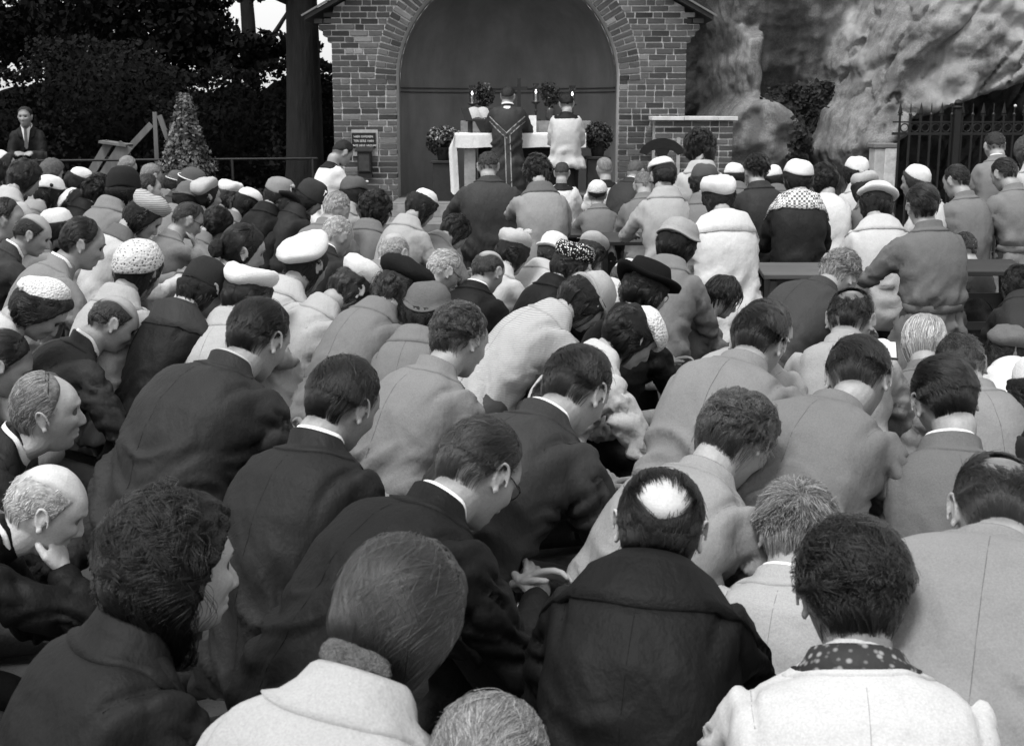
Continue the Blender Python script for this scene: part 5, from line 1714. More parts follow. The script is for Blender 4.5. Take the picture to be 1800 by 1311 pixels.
P(1012, 690, 118, 'person in dark grey suit and crisp white collar, thick dark hair', yaw=38, bow=40, L=34, hair='side', hc=.028, gc=.062, shirt=True)
P(978, 722, 92, 'person in charcoal coat bent double, back showing left of the thick dark hair', yaw=40, fix=1, bow=58, L=38, collar=0, hair='back', hc=.014, gc=.035)
P(603, 712, 122, 'person in charcoal suit with glossy dark hair and white collar edge', yaw=24, bow=26, L=16, hair='side', hc=.02, gc=.032, shirt=True)
P(455, 597, 104, 'person in broad black suit jacket with dark hair, left of centre', yaw=30, bow=28, L=28, hair='back', hc=.02, gc=.046, shirt=True, sc=.4, wide=1.16, fat=1.05)
P(810, 600, 92, 'person in grey suit with crinkled light brown hair and clipped neck', yaw=38, bow=24, L=18, hair='wavy', hc=.075, gc=.155, vol=.8)
# --- middle rows
P(1112, 592, 82, 'person in white coat and white knitted half hat, dark curls, face in profile', yaw=60, bow=36, L=26, hair='bob', vol=.8, hc=.014, gc=.6, fem=True, hat=('calot', .78, 26, 8, 1.0, 'knit'), fwd=1, skin=.36)
P(1030, 530, 76, 'person in fine striped jacket with folded beige hat, bent far forward', yaw=58, bow=52, L=36, hair='bob', hc=.02, gc=.40, pat='stripe', fem=True, hat=('cloche', .36, 6, 4, .9))
P(1135, 515, 72, 'person in black coat, black brimmed hat, glasses and earring', yaw=38, bow=22, L=14, hair='bob', hc=.02, gc=.010, fem=True, hat=('brim', .010, -2, 0), specs=True, earring=True)
P(1270, 522, 55, 'child with black bowl cut and grey jacket seen in profile', yaw=66, bow=26, L=10, hair='bowl', hc=.012, gc=.12, s=.68, hs=.9, skin=.42)
P(752, 550, 74, 'person in grey tweed coat and grey felt hat with rolled rim and brown curls below', yaw=14, bow=20, L=16, hair='bob', hc=.035, gc=.13, fem=True, hat=('helmet', .13, -16, 6, 1.02))
P(704, 515, 72, 'person in grey coat and floppy black beret with loose curls', yaw=34, bow=36, L=28, hair='curly', vol=.6, hc=.05, gc=.135, fem=True, hat=('beret', .014, -2, 10, 1.02), shirt=True)
P(620, 512, 70, 'person in pale grey coat and white puckered hat, bowed, glasses chain at the ear', yaw=50, bow=44, L=26, hair='bob', vol=.5, hc=.05, gc=.37, fem=True, hat=('slouch', .8, 4, 0, .95), specs=True)
P(540, 468, 68, 'person in light coat and big smooth white beret', yaw=36, bow=26, L=14, hair='bob', vol=.4, hc=.03, gc=.44, fem=True, hat=('beret', .8, -40, 4, 1.0), collar=1.3)
P(436, 520, 74, 'person in light coat and white hat with wide rolled brim', yaw=20, bow=24, L=14, hair='bob', hc=.04, gc=.36, fem=True, hat=('roll', .82, -6, 4, .96), arms=('fold', 'face'))
P(358, 508, 74, 'person in black cape coat and plain dark skull hat over curls', yaw=30, bow=28, L=16, hair='curly', vol=.6, hc=.018, gc=.014, fem=True, hat=('beanie', .028, -4, 0, .95), collar=2.2, garment='coat', cc=.03)
P(200, 568, 76, 'person in dark grey suit with shaven balding head and white collar, profile', yaw=56, bow=32, L=22, hair='fringe', hc=.05, gc=.07, shirt=True, skin=.34, nohands=True)
P(72, 545, 80, 'person in white coat with lace hat tied in a bow, left edge', yaw=55, bow=46, L=28, hair='bob', hc=.03, gc=.6, fem=True, hat=('calot', .78, -24, 0, 1.0, 'knit'), bow_knot=(0, -.085, .075, .75, 1.2), arms='down', nohands=True)
P(246, 478, 72, 'person in light coat and openwork crochet bonnet', yaw=26, bow=22, L=12, hair='bob', vol=.6, hc=.014, gc=.36, fem=True, hat=('skullcap', .62, -34, 8, 1.12, 'crochet'))
P(146, 428, 68, 'person in grey suit with receding dark hair and white collar, left', yaw=54, bow=18, L=14, hair='recede', hc=.02, gc=.17, shirt=True)
P(58, 412, 56, 'person in dark jacket with balding crown near the left edge', yaw=54, bow=24, L=20, hair='fringe', hc=.03, gc=.07, shirt=True)
P(14, 385, 52, 'person at left edge in profile, brown hair, pale collar', yaw=66, bow=10, hair='side', hc=.035, gc=.3)
P(103, 402, 50, 'person in white cap half hidden behind the receding hairline', yaw=50, bow=20, hair='bob', hc=.02, gc=.2, fem=True, hat=('skullcap', .82, -20, 0))
P(254, 384, 54, 'person in pale coat and striped beige beret, curls pinned low', yaw=52, bow=36, L=14, hair='bob', hc=.02, gc=.48, fem=True, hat=('slouch', .45, 0, 6, .96, 'stripe'), cc=.1)
P(330, 388, 48, 'person in grey jacket pressing a raised fist to the mouth', yaw=50, bow=24, L=16, hair='crop', hc=.05, gc=.15, arms=('fold', 'face'), specs=True, s=.95)
P(428, 440, 68, 'person in white printed dress with black hair in a chignon, profile', yaw=58, bow=14, L=16, hair='bun', hc=.010, gc=.55, pat='print', fem=True, skin=.36)
P(526, 396, 40, 'child in grey blouson behind the white beret', yaw=36, bow=24, hair='side', hc=.03, gc=.12, s=.78, hs=.92)
P(492, 345, 44, 'person in black coat and silvery dome hat with a bow at the side', yaw=40, bow=24, L=20, hair='bob', hc=.02, gc=.012, fem=True, hat=('skullcap', .24, -14, 6, 1.05), bow_knot=(.085, .02, .085, .3, .8))
P(508, 368, 44, 'person in black coat under a flat dark brimmed hat', yaw=40, bow=26, L=20, hair='bob', hc=.02, gc=.010, fem=True, hat=('brim', .02, 0, 8, .95))
P(546, 348, 44, 'person in black with dark hat carrying a pale badge', yaw=50, bow=26, hair='bob', hc=.02, gc=.04, fem=True, hat=('beanie', .04, -8, 8), bow_knot=(.07, .05, .09, .6, .45))
P(592, 370, 48, 'person with full silver hair in grey coat, first of two silver heads', yaw=28, bow=18, hair='crop', hc=.38, gc=.14, vol=1.6, skin=.34)
P(594, 416, 52, 'person with snow white hair and dark collar, second silver head', yaw=30, bow=22, hair='crop', hc=.5, gc=.05, vol=1.6, shirt=True, skin=.33)
P(692, 446, 56, 'person with thin grey hair round a pale bald crown, grey jacket', yaw=24, bow=26, L=22, hair='fringe', hc=.4, gc=.16, skin=.42)
P(662, 372, 46, 'person in grey jacket with a mass of dark curls', yaw=22, bow=22, L=16, hair='curly', hc=.014, gc=.13, fem=True)
P(742, 366, 48, 'person in light coat and small white cap perched on dark rolls', yaw=44, bow=34, L=16, hair='bob', hc=.02, gc=.34, fem=True, hat=('calot', .82, 2, 12, .9))
P(800, 410, 46, 'person in grey raincoat bent so low only the dark crown shows', yaw=44, bow=54, L=46, hair='bob', hc=.014, gc=.15, fem=True, wide=1.2)
P(780, 478, 58, 'person with white hair and black glasses, head bent', yaw=44, bow=32, L=26, hair='crop', hc=.5, gc=.06, specs=True, vol=1.5, skin=.36)
P(858, 478, 58, 'person in black suit with polished bald head, centre', yaw=30, bow=26, L=14, hair='fringe', hc=.05, gc=.014, shirt=True, skin=.36)
P(902, 448, 52, 'person in light coat and pale gathered hat with looped bow', yaw=36, bow=24, L=12, hair='bob', hc=.02, gc=.46, fem=True, hat=('slouch', .55, 0, 4), bow_knot=(.02, .03, .14, .45, 1.2))
P(972, 445, 50, 'person in light coat and plain white bell shaped hat', yaw=36, bow=16, L=12, hair='bob', vol=.5, hc=.05, gc=.44, fem=True, hat=('cloche', .85, -4, 0, .92))
P(1004, 470, 56, 'person in black coat and black fur hat trimmed with white dots', yaw=44, bow=24, L=16, hair='bob', hc=.03, gc=.010, fem=True, hat=('turban', .012, 0, 8, 1.05, 'dots'))
P(1038, 448, 46, 'person in crumpled grey flowered hat beside the dotted fur hat', yaw=40, bow=34, hair='bob', hc=.05, gc=.2, fem=True, hat=('slouch', .36, 4, 6, .95), bow_knot=(-.04, .03, .12, .4, 1.2))
P(1100, 492, 50, 'person in light coat and white dotted hat behind the black brim', yaw=40, bow=34, L=14, hair='bob', vol=.6, hc=.12, gc=.5, fem=True, hat=('skullcap', .75, 4, 4, .98, 'knit'))
P(1190, 432, 62, 'person in grey jacket and soft grey felt hat with turned brim', yaw=22, bow=20, L=14, hair='bob', hc=.014, gc=.14, fem=True, hat=('helmet', .32, 2, 6, 1.1))
P(330, 350, 40, 'person in grey bell hat with tall back rim, behind the raised fist', yaw=40, bow=20, hair='bob', hc=.02, gc=.16, fem=True, hat=('cloche', .13, -10, 0))
# --- kneelers at the front
F_ = 'worshippers kneeling upright near the altar'
P(858, 294, 40, 'person in brown grey suit kneeling upright at the altar side, centre', yaw=-6, bow=24, L=8, hair='crop', hc=.045, gc=.085, group=F_, arms='lean', wide=1.25)
P(943, 306, 44, 'person in grey raincoat kneeling with a hand to the forehead', yaw=-12, bow=34, L=12, hair='curly', vol=.6, hc=.016, gc=.21, fem=True, garment='coat', arms=('face', 'fold'), group=F_, wide=1.15, cc=.11)
P(1050, 342, 34, 'child in grey coat and white embroidered cap kneeling at a desk', yaw=-4, bow=8, L=8, hair='side', hc=.03, gc=.13, garment='coat', s=.8, hs=.92, hat=('skullcap', .75, -8, 0, 1.0, 'knit'), group=F_, arms=('up', 'lean'))
P(1166, 312, 46, 'person in light beige jacket, white half hat and white gloves', yaw=-4, bow=18, L=8, hair='bun', hc=.014, gc=.33, fem=True, hat=('calot', .72, 16, -14, 1.05), group=F_, arms=('lean', 'fold'), skin=.34)
P(1228, 262, 44, 'person in pale coat and headscarf with dark piled hair near the low wall', yaw=-6, bow=18, L=6, hair='curly', hc=.014, gc=.4, fem=True, scarf=.5, scarfpat='wool', group=F_)
P(1237, 322, 46, 'person in grey jacket and brown grey cap behind the white turban', yaw=4, bow=16, L=8, hair='curly', vol=.6, hc=.03, gc=.13, fem=True, hat=('skullcap', .08, -8, 4, 1.05), group=F_)
P(1262, 350, 52, 'person in long white coat with broad cape collar and white turban', yaw=-10, bow=24, L=8, hair='bob', hc=.02, gc=.72, fem=True, garment='coat', collar=2.8, hat=('turban', .78, -22, -6, 1.08), group=F_, wide=1.22, loose=1.2)
P(1290, 312, 34, 'person in white cap low beside the dark suited back', yaw=0, bow=20, hair='bob', hc=.02, gc=.1, fem=True, hat=('skullcap', .85, -14, 0, 1.05), group=F_)
P(1328, 302, 42, 'person in dark jacket with full dark hair, between two white caps', yaw=-8, bow=14, L=8, hair='wavy', hc=.018, gc=.06, group=F_)
P(1358, 316, 34, 'person in white cap seen past the dark suited shoulder', yaw=-4, bow=18, hair='bob', hc=.02, gc=.1, fem=True, hat=('skullcap', .85, -14, 0, 1.05), group=F_)
P(1402, 316, 46, 'person in dark cardigan with checked collar and white cap', yaw=6, bow=14, L=6, hair='bob', hc=.02, gc=.035, fem=True, hat=('skullcap', .85, -8, 6, 1.1), collar=2.6, cc=.7, cpat='check', group=F_, wide=1.12)
P(1448, 318, 42, 'person in white blouse with a dark bow in dark hair', yaw=-2, bow=16, L=10, hair='bob', vol=1.3, hc=.014, gc=.72, fem=True, group=F_, collar=0)
P(1504, 304, 38, 'person in white cap and pale coat before the stone pillar', yaw=-6, bow=10, L=6, hair='bob', hc=.02, gc=.45, fem=True, hat=('skullcap', .85, -6, 0, 1.08), group=F_)
P(1520, 336, 42, 'person in dark jacket and grey knotted turban', yaw=-6, bow=26, hair='bob', hc=.03, gc=.10, fem=True, hat=('turban', .42, -4, 4, 1.0), bow_knot=(-.02, -.06, .125, .4, .7), group=F_)
P(1540, 362, 52, 'person in white coat and flat white boater with rolled brim', yaw=4, bow=24, L=14, hair='bob', hc=.02, gc=.6, fem=True, hat=('boater', .82, -10, 4, 1.0), collar=1.6, group=F_, wide=1.12)
P(1608, 320, 42, 'person in pale blouse and white cap with face turned left', yaw=-58, bow=10, L=6, hair='bob', hc=.06, gc=.5, fem=True, hat=('skullcap', .8, -20, 0, 1.0), group=F_)
P(1620, 362, 56, 'person in belted grey overcoat leaning on the kneeling desk', yaw=-14, bow=6, L=6, hair='side', hc=.03, gc=.105, garment='coat', belt=True, arms=('lean', 'fold'), group=F_, wide=1.05, loose=.7)
P(1694, 438, 44, 'child in dark jacket behind the kneeling desk', yaw=-20, bow=16, L=6, hair='crop', hc=.04, gc=.05, s=.78, hs=.93, group=F_)
P(1680, 320, 42, 'person in grey jacket with dark top hair and clipped sides', yaw=-24, bow=20, L=8, hair='side', hc=.02, gc=.13, group=F_)
P(1764, 308, 42, 'person in belted pale grey coat at the right, head bowed left', yaw=-22, bow=26, L=10, hair='side', hc=.016, gc=.14, garment='coat', belt=True, group=F_, wide=1.1)
P(1748, 258, 38, 'person standing in grey suit by the iron fence, head bowed', yaw=4, bow=30, L=8, hair='crop', hc=.03, gc=.15, shirt=True, stand=True, s=.92, arms='clasp', group='people standing at the edges')
P(1806, 268, 40, 'person in pale coat cut off by the right edge by the fence', yaw=-10, bow=16, L=6, hair='bob', hc=.1, gc=.4, fem=True, stand=True, group='people standing at the edges', arms='clasp', s=.93)
P(1475, 488, 66, 'person in brown grey suit with woolly grey hair, leaning over', yaw=44, bow=54, L=40, hair='wavy', hc=.26, gc=.085, vol=.9)
P(1495, 565, 84, 'person in pale grey jacket with dark hair and thin crown, reading', yaw=14, bow=30, L=24, hair='spot', hc=.02, gc=.24)
P(1624, 602, 74, 'child in grey jacket with straight straw blond hair', yaw=6, bow=26, L=12, hair='bowl', hc=.42, gc=.12, s=.84, hs=.95, vol=.7)
P(1688, 645, 88, 'person in pale grey jacket with thin brown hair behind the slate suit', yaw=-8, bow=34, L=26, hair='crop', hc=.06, gc=.17)
P(1770, 628, 70, 'person in white blouse and round felt hat with hanging tassel', yaw=6, bow=34, L=16, hair='bob', hc=.02, gc=.7, fem=True, hat=('beret', .13, -30, 0, .92), tassel=True)
P(1826, 690, 92, 'person in charcoal coat and white hat cut off by the right edge', yaw=-10, bow=30, L=18, hair='bob', hc=.02, gc=.04, fem=True, hat=('skullcap', .8, -10, 0))
P(1792, 508, 56, 'person in dark grey coat with black hair at right edge behind the desk', yaw=6, bow=40, L=36, hair='bob', hc=.014, gc=.05, fem=True)
# --- left back rows
P(6, 296, 44, 'person in white cap at far left edge, face in profile', yaw=62, bow=2, L=8, hair='bob', hc=.03, gc=.45, fem=True, hat=('calot', .85, -24, 0, 1.0))
P(46, 314, 46, 'person in pale checked coat with loose dark hair, far left', yaw=44, bow=22, hair='bob', hc=.025, gc=.42, fem=True)
P(92, 304, 34, 'person with crinkled grey hair beyond the white hats', yaw=40, bow=20, hair='curly', vol=.6, hc=.16, gc=.3)
P(88, 342, 44, 'person in white hat with black leaf trim and black hair', yaw=36, bow=22, hair='bob', hc=.012, gc=.3, fem=True, hat=('skullcap', .85, -12, 6, 1.12), bow_knot=(.07, -.06, .06, .02, .7))
P(140, 322, 38, 'person in small white hat with a white bow, far left', yaw=46, bow=24, hair='bob', hc=.02, gc=.1, fem=True, hat=('calot', .85, 0, 10, 1.0), bow_knot=(.07, .05, .09, .8, .8))
P(136, 364, 44, 'person in white headband and dark waves, looking right', yaw=96, bow=6, hair='bob', hc=.014, gc=.5, fem=True, hat=('calot', .85, -46, 0, 1.04), skin=.44)
P(24, 356, 42, 'person in white cap behind the left edge profile', yaw=46, bow=20, hair='bob', hc=.03, gc=.4, fem=True, hat=('calot', .85, -6, 0, 1.08))
P(176, 340, 44, 'person in black coat with round black hair', yaw=44, bow=22, hair='curly', vol=.7, hc=.008, gc=.010, fem=True)
P(218, 330, 50, 'person in grey coat and dark brown fez shaped hat', yaw=36, bow=8, hair='bob', hc=.02, gc=.16, fem=True, hat=('beanie', .022, -4, 0, 1.02))
P(224, 296, 30, 'fair haired person far back below the timber trestle', yaw=50, bow=20, hair='side', hc=.3, gc=.1, hs=.93, s=.85)
P(266, 312, 34, 'fair haired person beyond the fez shaped hat', yaw=40, bow=20, hair='side', hc=.28, gc=.12)
P(262, 334, 40, 'child with smooth brown hair in profile, left crowd', yaw=66, bow=8, hair='side', hc=.035, gc=.3, s=.8, hs=.93, skin=.42)
P(288, 330, 32, 'person with brown hair half hidden beside the twin helmet hats', yaw=40, bow=20, hair='bob', hc=.05, gc=.16, fem=True)
P(312, 326, 34, 'person in grey helmet hat with white piping, left of its twin', yaw=44, bow=22, hair='bob', hc=.02, gc=.12, fem=True, hat=('helmet', .10, -4, 12, 1.05), rim=.8)
P(338, 325, 38, 'person in grey helmet hat with white piping, right of its twin', yaw=44, bow=22, hair='bob', hc=.02, gc=.08, fem=True, hat=('helmet', .09, -4, 12, 1.12), rim=.8)
P(366, 346, 40, 'person in full pale grey beret, face to the right', yaw=54, bow=8, hair='bob', vol=.4, hc=.02, gc=.06, fem=True, hat=('slouch', .42, -14, 4, 1.0))
P(403, 348, 36, 'person in white ribbed cap beside the pale grey beret', yaw=50, bow=20, hair='bob', hc=.05, gc=.2, fem=True, hat=('slouch', .8, -4, 4, .95))
P(434, 362, 42, 'person in grey coat and white cap over dark curls', yaw=48, bow=30, hair='curly', vol=.6, hc=.014, gc=.14, fem=True, hat=('calot', .85, 6, 10, 1.05))
P(622, 344, 44, 'person in grey helmet hat with pale clip below the offering box', yaw=30, bow=20, hair='bob', hc=.02, gc=.25, fem=True, hat=('skullcap', .10, -6, 6, 1.1), bow_knot=(.06, .05, .10, .6, .5))
P(268, 372, 40, 'person in grey coat lost in the crowd behind the striped beret', yaw=44, bow=26, hair='bob', hc=.03, gc=.15, fem=True)
P(382, 396, 44, 'person in grey coat with white scarf behind the chignon', yaw=44, bow=34, hair='bob', hc=.02, gc=.13, fem=True, scarf=.6, scarfpat='wool')
P(450, 408, 40, 'person in dark coat between the chignon and the flat dark hat', yaw=42, bow=30, hair='bob', hc=.014, gc=.014, fem=True)
P(188, 452, 44, 'person in grey coat between crochet bonnet and receding hairline', yaw=46, bow=34, hair='side', hc=.03, gc=.12)
# --- clergy and servers
SV = 'altar servers in white surplices'
P(893, 170, 26.8, 'person in richly banded chasuble facing the altar, priest at the altar', yaw=4, bow=16, L=2, hair='crop', hc=.03, gc=.075, garment='robe', stand=True, base=.40, s=.95, hem=.06, group='clergy at the altar', arms='up', sleeve=1.5, collar=0, keep=True, wide=.95, loose=.5, nohands=False)
P(996, 184, 26.8, 'person in lace edged white surplice standing right of the priest', yaw=6, bow=26, L=2, hair='side', hc=.010, gc=.62, garment='surplice', stand=True, base=.40, s=.88, hs=.95, hem=.60, group=SV, arms='clasp', sleeve=1.3, lc=.006, loose=.5, wide=.9)
P(602, 270, 33, 'person in white surplice standing bowed below the lettered board', yaw=58, bow=44, L=8, hair='side', hc=.014, gc=.8, garment='surplice', stand=True, s=.80, hs=.95, hem=.38, group=SV, arms='clasp', sleeve=1.35, lc=.006, loose=.5)
P(1062, 297, 30, 'person in white surplice with clipped fair hair kneeling right of the altar', yaw=-8, bow=8, L=4, hair='crop', hc=.3, gc=.82, garment='surplice', s=.8, hs=.95, group=SV, sleeve=1.3)
P(988, 305, 29, 'person in white surplice with brown hair kneeling at the altar step', yaw=6, bow=18, L=6, hair='crop', hc=.05, gc=.82, garment='surplice', s=.8, hs=.95, group=SV, sleeve=1.3)
P(1118, 304, 33, 'person in dark jacket with clipped fair hair before the right pier', yaw=30, bow=22, hair='crop', hc=.12, gc=.06, shirt=True, group=F_)
P(1132, 328, 38, 'person in grey jacket behind the white half hat', yaw=2, bow=30, L=16, hair='crop', hc=.2, gc=.13, group=F_)
P(44, 206, 25.5, 'person standing in dark suit at the hedge facing the crowd, coat over arm', yaw=168, bow=2, L=0, hair='side', hc=.02, gc=.022, stand=True, shirt=True, arms='clasp', group='people standing at the edges', lc=.018, skin=.3)
build_people()
bpy.data.scenes.remove(TMP)

# ------------------------------------------------------------------ vestments on the priest
for p in PEOPLE:
    if p.get('keep'):
        priest = p['ob']; me = [c for c in priest.children if c.name.startswith('robe')][0]
        gv = np.array([tuple(v.co) for v in me.data.vertices]); gq = [tuple(f.vertices) for f in me.data.polygons]
        bv = BVHTree.FromPolygons([tuple(v) for v in gv], gq)
        top = p['NB'][2]
        def onback(x, z):
            h = bv.ray_cast(Vector((x, -1.2, z)), Vector((0, 1, 0)), 3)
            return np.array(h[0]) + np.array([0, -0.006, 0]) if h[0] else None
        def strip(pts, w, name, material):
            V = []
            for i in range(len(pts)):
                a, b = np.array(pts[max(0, i - 1)]), np.array(pts[min(len(pts) - 1, i + 1)])
                t = (b - a) / (np.linalg.norm(b - a) + 1e-9); n = np.array([-t[1], t[0]])
                for s in (-.5, .5):
                    q = onback(*(np.array(pts[i]) + n * w * s))
                    V.append(q if q is not None else (V[-1] if V else np.zeros(3)))
            Q = [(2 * i, 2 * i + 1, 2 * i + 3, 2 * i + 2) for i in range(len(pts) - 1)]
            obj(name, np_mesh(name, np.array(V), np.array(Q), material), priest)
        band, edge = cloth(0.05), cloth(0.32, 'lace')
        zj = top - 0.31
        for sg in (-1, 1):
            L = [(sg * 0.205 * (1 - t), top - 0.125 - (0.125 - 0.31) * -t) for t in np.linspace(0, 1, 12)]
            strip(L, 0.045, 'orphrey', band)
            for o in (-.028, .028): strip([(x, z + o) for x, z in L], 0.012, 'galloon', edge)
        L = [(0.012 + 0.03 * t, zj - t * (zj - 0.12)) for t in np.linspace(0, 1, 22)]
        strip(L, 0.05, 'orphrey', band)
        for o in (-.03, .03): strip([(x + o, z) for x, z in L], 0.012, 'galloon', edge)
        a = np.linspace(R(-125), R(125), 21)
        for nm, rows, g_ in (('amice', [(.062, -.004), (.072, .000), (.088, -.022), (.094, -.038)], .75), ('stole_edge', [(.060, .012), (.064, .034), (.068, .032), (.070, .01)], .01), ('collar', [(.058, .03), (.060, .052), (.063, .052), (.064, .034)], .7)):
            V = []
            for r_, h_ in rows:
                pts = np.stack([r_ * 1.1 * np.sin(a), -r_ * np.cos(a), h_ + 0 * a], 1) @ rx(p['L'] + R(16)).T + p['NB']
                V.append(pts)
            n = len(a)
            Q = [(i * n + j, i * n + j + 1, (i + 1) * n + j + 1, (i + 1) * n + j) for i in range(3) for j in range(n - 1)]
            obj(nm, np_mesh(nm, np.concatenate(V), np.array(Q), cloth(g_)), priest)
    if p.get('garment') == 'surplice':
        c, _ = at_t(p, 1.0)
        rows = [(c[2] - .02, .10, .08), (c[2] * .6, .12, .10), (0.05, .19, .18), (0.03, .18, .17)] if p.get('stand') else [(c[2], .15, .13), (c[2] * .5, .2, .24), (0.03, .24, .34)]
        m = MB(); V = []
        n = 22
        for z_, a_, b_ in rows:
            for k in range(n):
                t = 2 * PI * k / n; w_ = 1 + 0.06 * math.sin(5 * t)
                V.append((a_ * w_ * math.cos(t), c[1] + b_ * w_ * math.sin(t) - (0.06 if not p.get('stand') else 0) * (1 - z_), z_))
        m.add(V, [(i * n + k, i * n + (k + 1) % n, (i + 1) * n + (k + 1) % n, (i + 1) * n + k) for i in range(len(rows) - 1) for k in range(n)])
        m.build('cassock', cloth(0.008), p['ob'], smooth=True)
    if 'coat over arm' in p['label']:
        J = p['J'][0] if True else None
        E, W = np.array(J[1]), np.array(J[2]); mid = E * .5 + W * .5
        V = []; n = 18
        for k in range(n):
            t = k / (n - 1)
            for j in range(7):
                u_ = -0.13 + 0.26 * j / 6
                x_ = mid + (W - E) / np.linalg.norm(W - E) * u_
                s_ = (t - .35) * 1.0
                off = np.array([-0.075 * math.sin(min(PI, max(0, (t - .2) * 6))), 0, 0])
                zz = 0.062 - max(0, abs(s_) - 0.06) * (1.0 if s_ > 0 else 0.9)
                V.append(x_ + np.array([-0.05 * np.sign(s_) * min(1, abs(s_) / .06) + 0.02 * math.sin(j * 2.1), 0.07 * np.sign(s_) * min(1, abs(s_) / .06) + 0.015 * math.sin(j * 1.7 + k), zz]))
        Q = [(a * 7 + b, a * 7 + b + 1, (a + 1) * 7 + b + 1, (a + 1) * 7 + b) for a in range(n - 1) for b in range(6)]
        tag(obj('folded_coat', np_mesh('folded_coat', np.array(V), np.array(Q), cloth(0.045)), None, p['ob'].location, p['ob'].rotation_euler), 'dark coat draped over the forearm of the person at the hedge', 'coat')
        m = MB(); tp = p['NB'] + np.array([0, .085, -.02])
        m.add([tp + (-.055, 0, .05), tp + (.055, 0, .05), tp + (.01, .045, -.22), tp + (-.01, .045, -.22), tp + (0, .03, 0)], [(0, 4, 3), (4, 1, 2), (4, 2, 3)])
        m.build('shirt_front', cloth(0.7), p['ob'])
        m = MB(); m.add([tp + (-.016, .045, .02), tp + (.016, .045, .02), tp + (.022, .062, -.2), (tp + (0, .062, -.23)), tp + (-.022, .062, -.2)], [(0, 1, 2, 3, 4)]); m.build('tie', cloth(0.1), p['ob'])

# ------------------------------------------------------------------ altar
AX0, AX1, AY0, AY1, AZ = -0.665, 0.86, 14.86, 15.52, 1.345
al = empty('altar', (0, 15.2, FLOOR), 0, 'stone altar table with block legs under a white cloth in the apse', 'altar')
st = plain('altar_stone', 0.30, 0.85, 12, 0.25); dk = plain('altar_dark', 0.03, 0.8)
m = MB(); m.box(AX0 + .02, AX1 - .02, AY0 - 15.2 + .01, AY1 - 15.2, AZ - FLOOR - .10, AZ - FLOOR - .006); m.build('mensa', st, al)
for x_ in (AX0 + 0.17, AX1 - 0.17):
    m = MB(); m.box(x_ - .068, x_ + .068, -.29, .10, .13, AZ - FLOOR - .101); m.build('leg', st, al, bevel=.006)
    m = MB(); m.box(x_ - .095, x_ + .095, -.315, .125, 0, .129); m.build('plinth', st, al, bevel=.006)
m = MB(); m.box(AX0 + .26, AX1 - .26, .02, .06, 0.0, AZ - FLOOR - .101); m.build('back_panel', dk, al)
# cloth
nx, nf = 46, 9
V, Q = [], []
def fold(i, j): return 0.010 * math.sin(i * 0.9) * j / nf + 0.006 * math.sin(i * 2.3 + 1) * j / nf
for i in range(nx + 1):
    x_ = AX0 - .004 + (AX1 - AX0 + .008) * i / nx
    V.append((x_, AY1, AZ)); V.append((x_, AY0 - .006, AZ + .001))
    for j in range(1, nf + 1):
        V.append((x_, AY0 - 0.012 - abs(fold(i, j)), AZ - (0.165 + 0.006 * math.sin(i * .35)) * j / nf))
k_ = nf + 2
for i in range(nx):
    for j in range(k_ - 1): Q.append((i * k_ + j, i * k_ + j + 1, (i + 1) * k_ + j + 1, (i + 1) * k_ + j))
n0 = len(V)
path = [(AX0 + .015, AY0 - .01), (AX0 - .05, AY0 - .035), (AX0 - .085, AY0 + .0), (AX0 - .03, AY0 + .03), (AX0 - .075, AY0 + .09), (AX0 - .02, AY0 + .16), (AX0 - .05, AY0 + .3), (AX0 - .015, AY0 + .45), (AX0 - .03, AY1)]
pp = np.array([np.interp(np.linspace(0, 8, 33), range(9), [q[d_] for q in path]) for d_ in (0, 1)]).T
for r_ in range(13):
    t = r_ / 12
    for q in pp:
        flat = sstep(0, .3, t)
        x_ = (AX0 - .006) * (1 - flat) + q[0] * flat - 0.0 * t
        V.append((x_ + 0.03 * t * (q[1] < AY0 + .1), q[1], AZ - t * (0.66 - 0.10 * (q[1] > AY0 + .12) - 0.05 * math.sin(q[1] * 30))))
for r_ in range(12):
    for j in range(32): Q.append((n0 + r_ * 33 + j, n0 + (r_ + 1) * 33 + j, n0 + (r_ + 1) * 33 + j + 1, n0 + r_ * 33 + j + 1))
tag(obj('altar_cloth', np_mesh('altar_cloth', np.array(V), np.array(Q), cloth(0.68))), 'white linen cloth over the altar with a long fold hanging at the left', 'altar cloth')
gr = MB(); gr.box(-.62, .95, 15.40, 15.58, AZ + .004, AZ + .135)
tag(gr.build('altar_shelf', plain('gradine', 0.20, 0.8), bevel=.004), 'low grey shelf along the back of the altar table', 'shelf')
SH = AZ + .137
cand = []
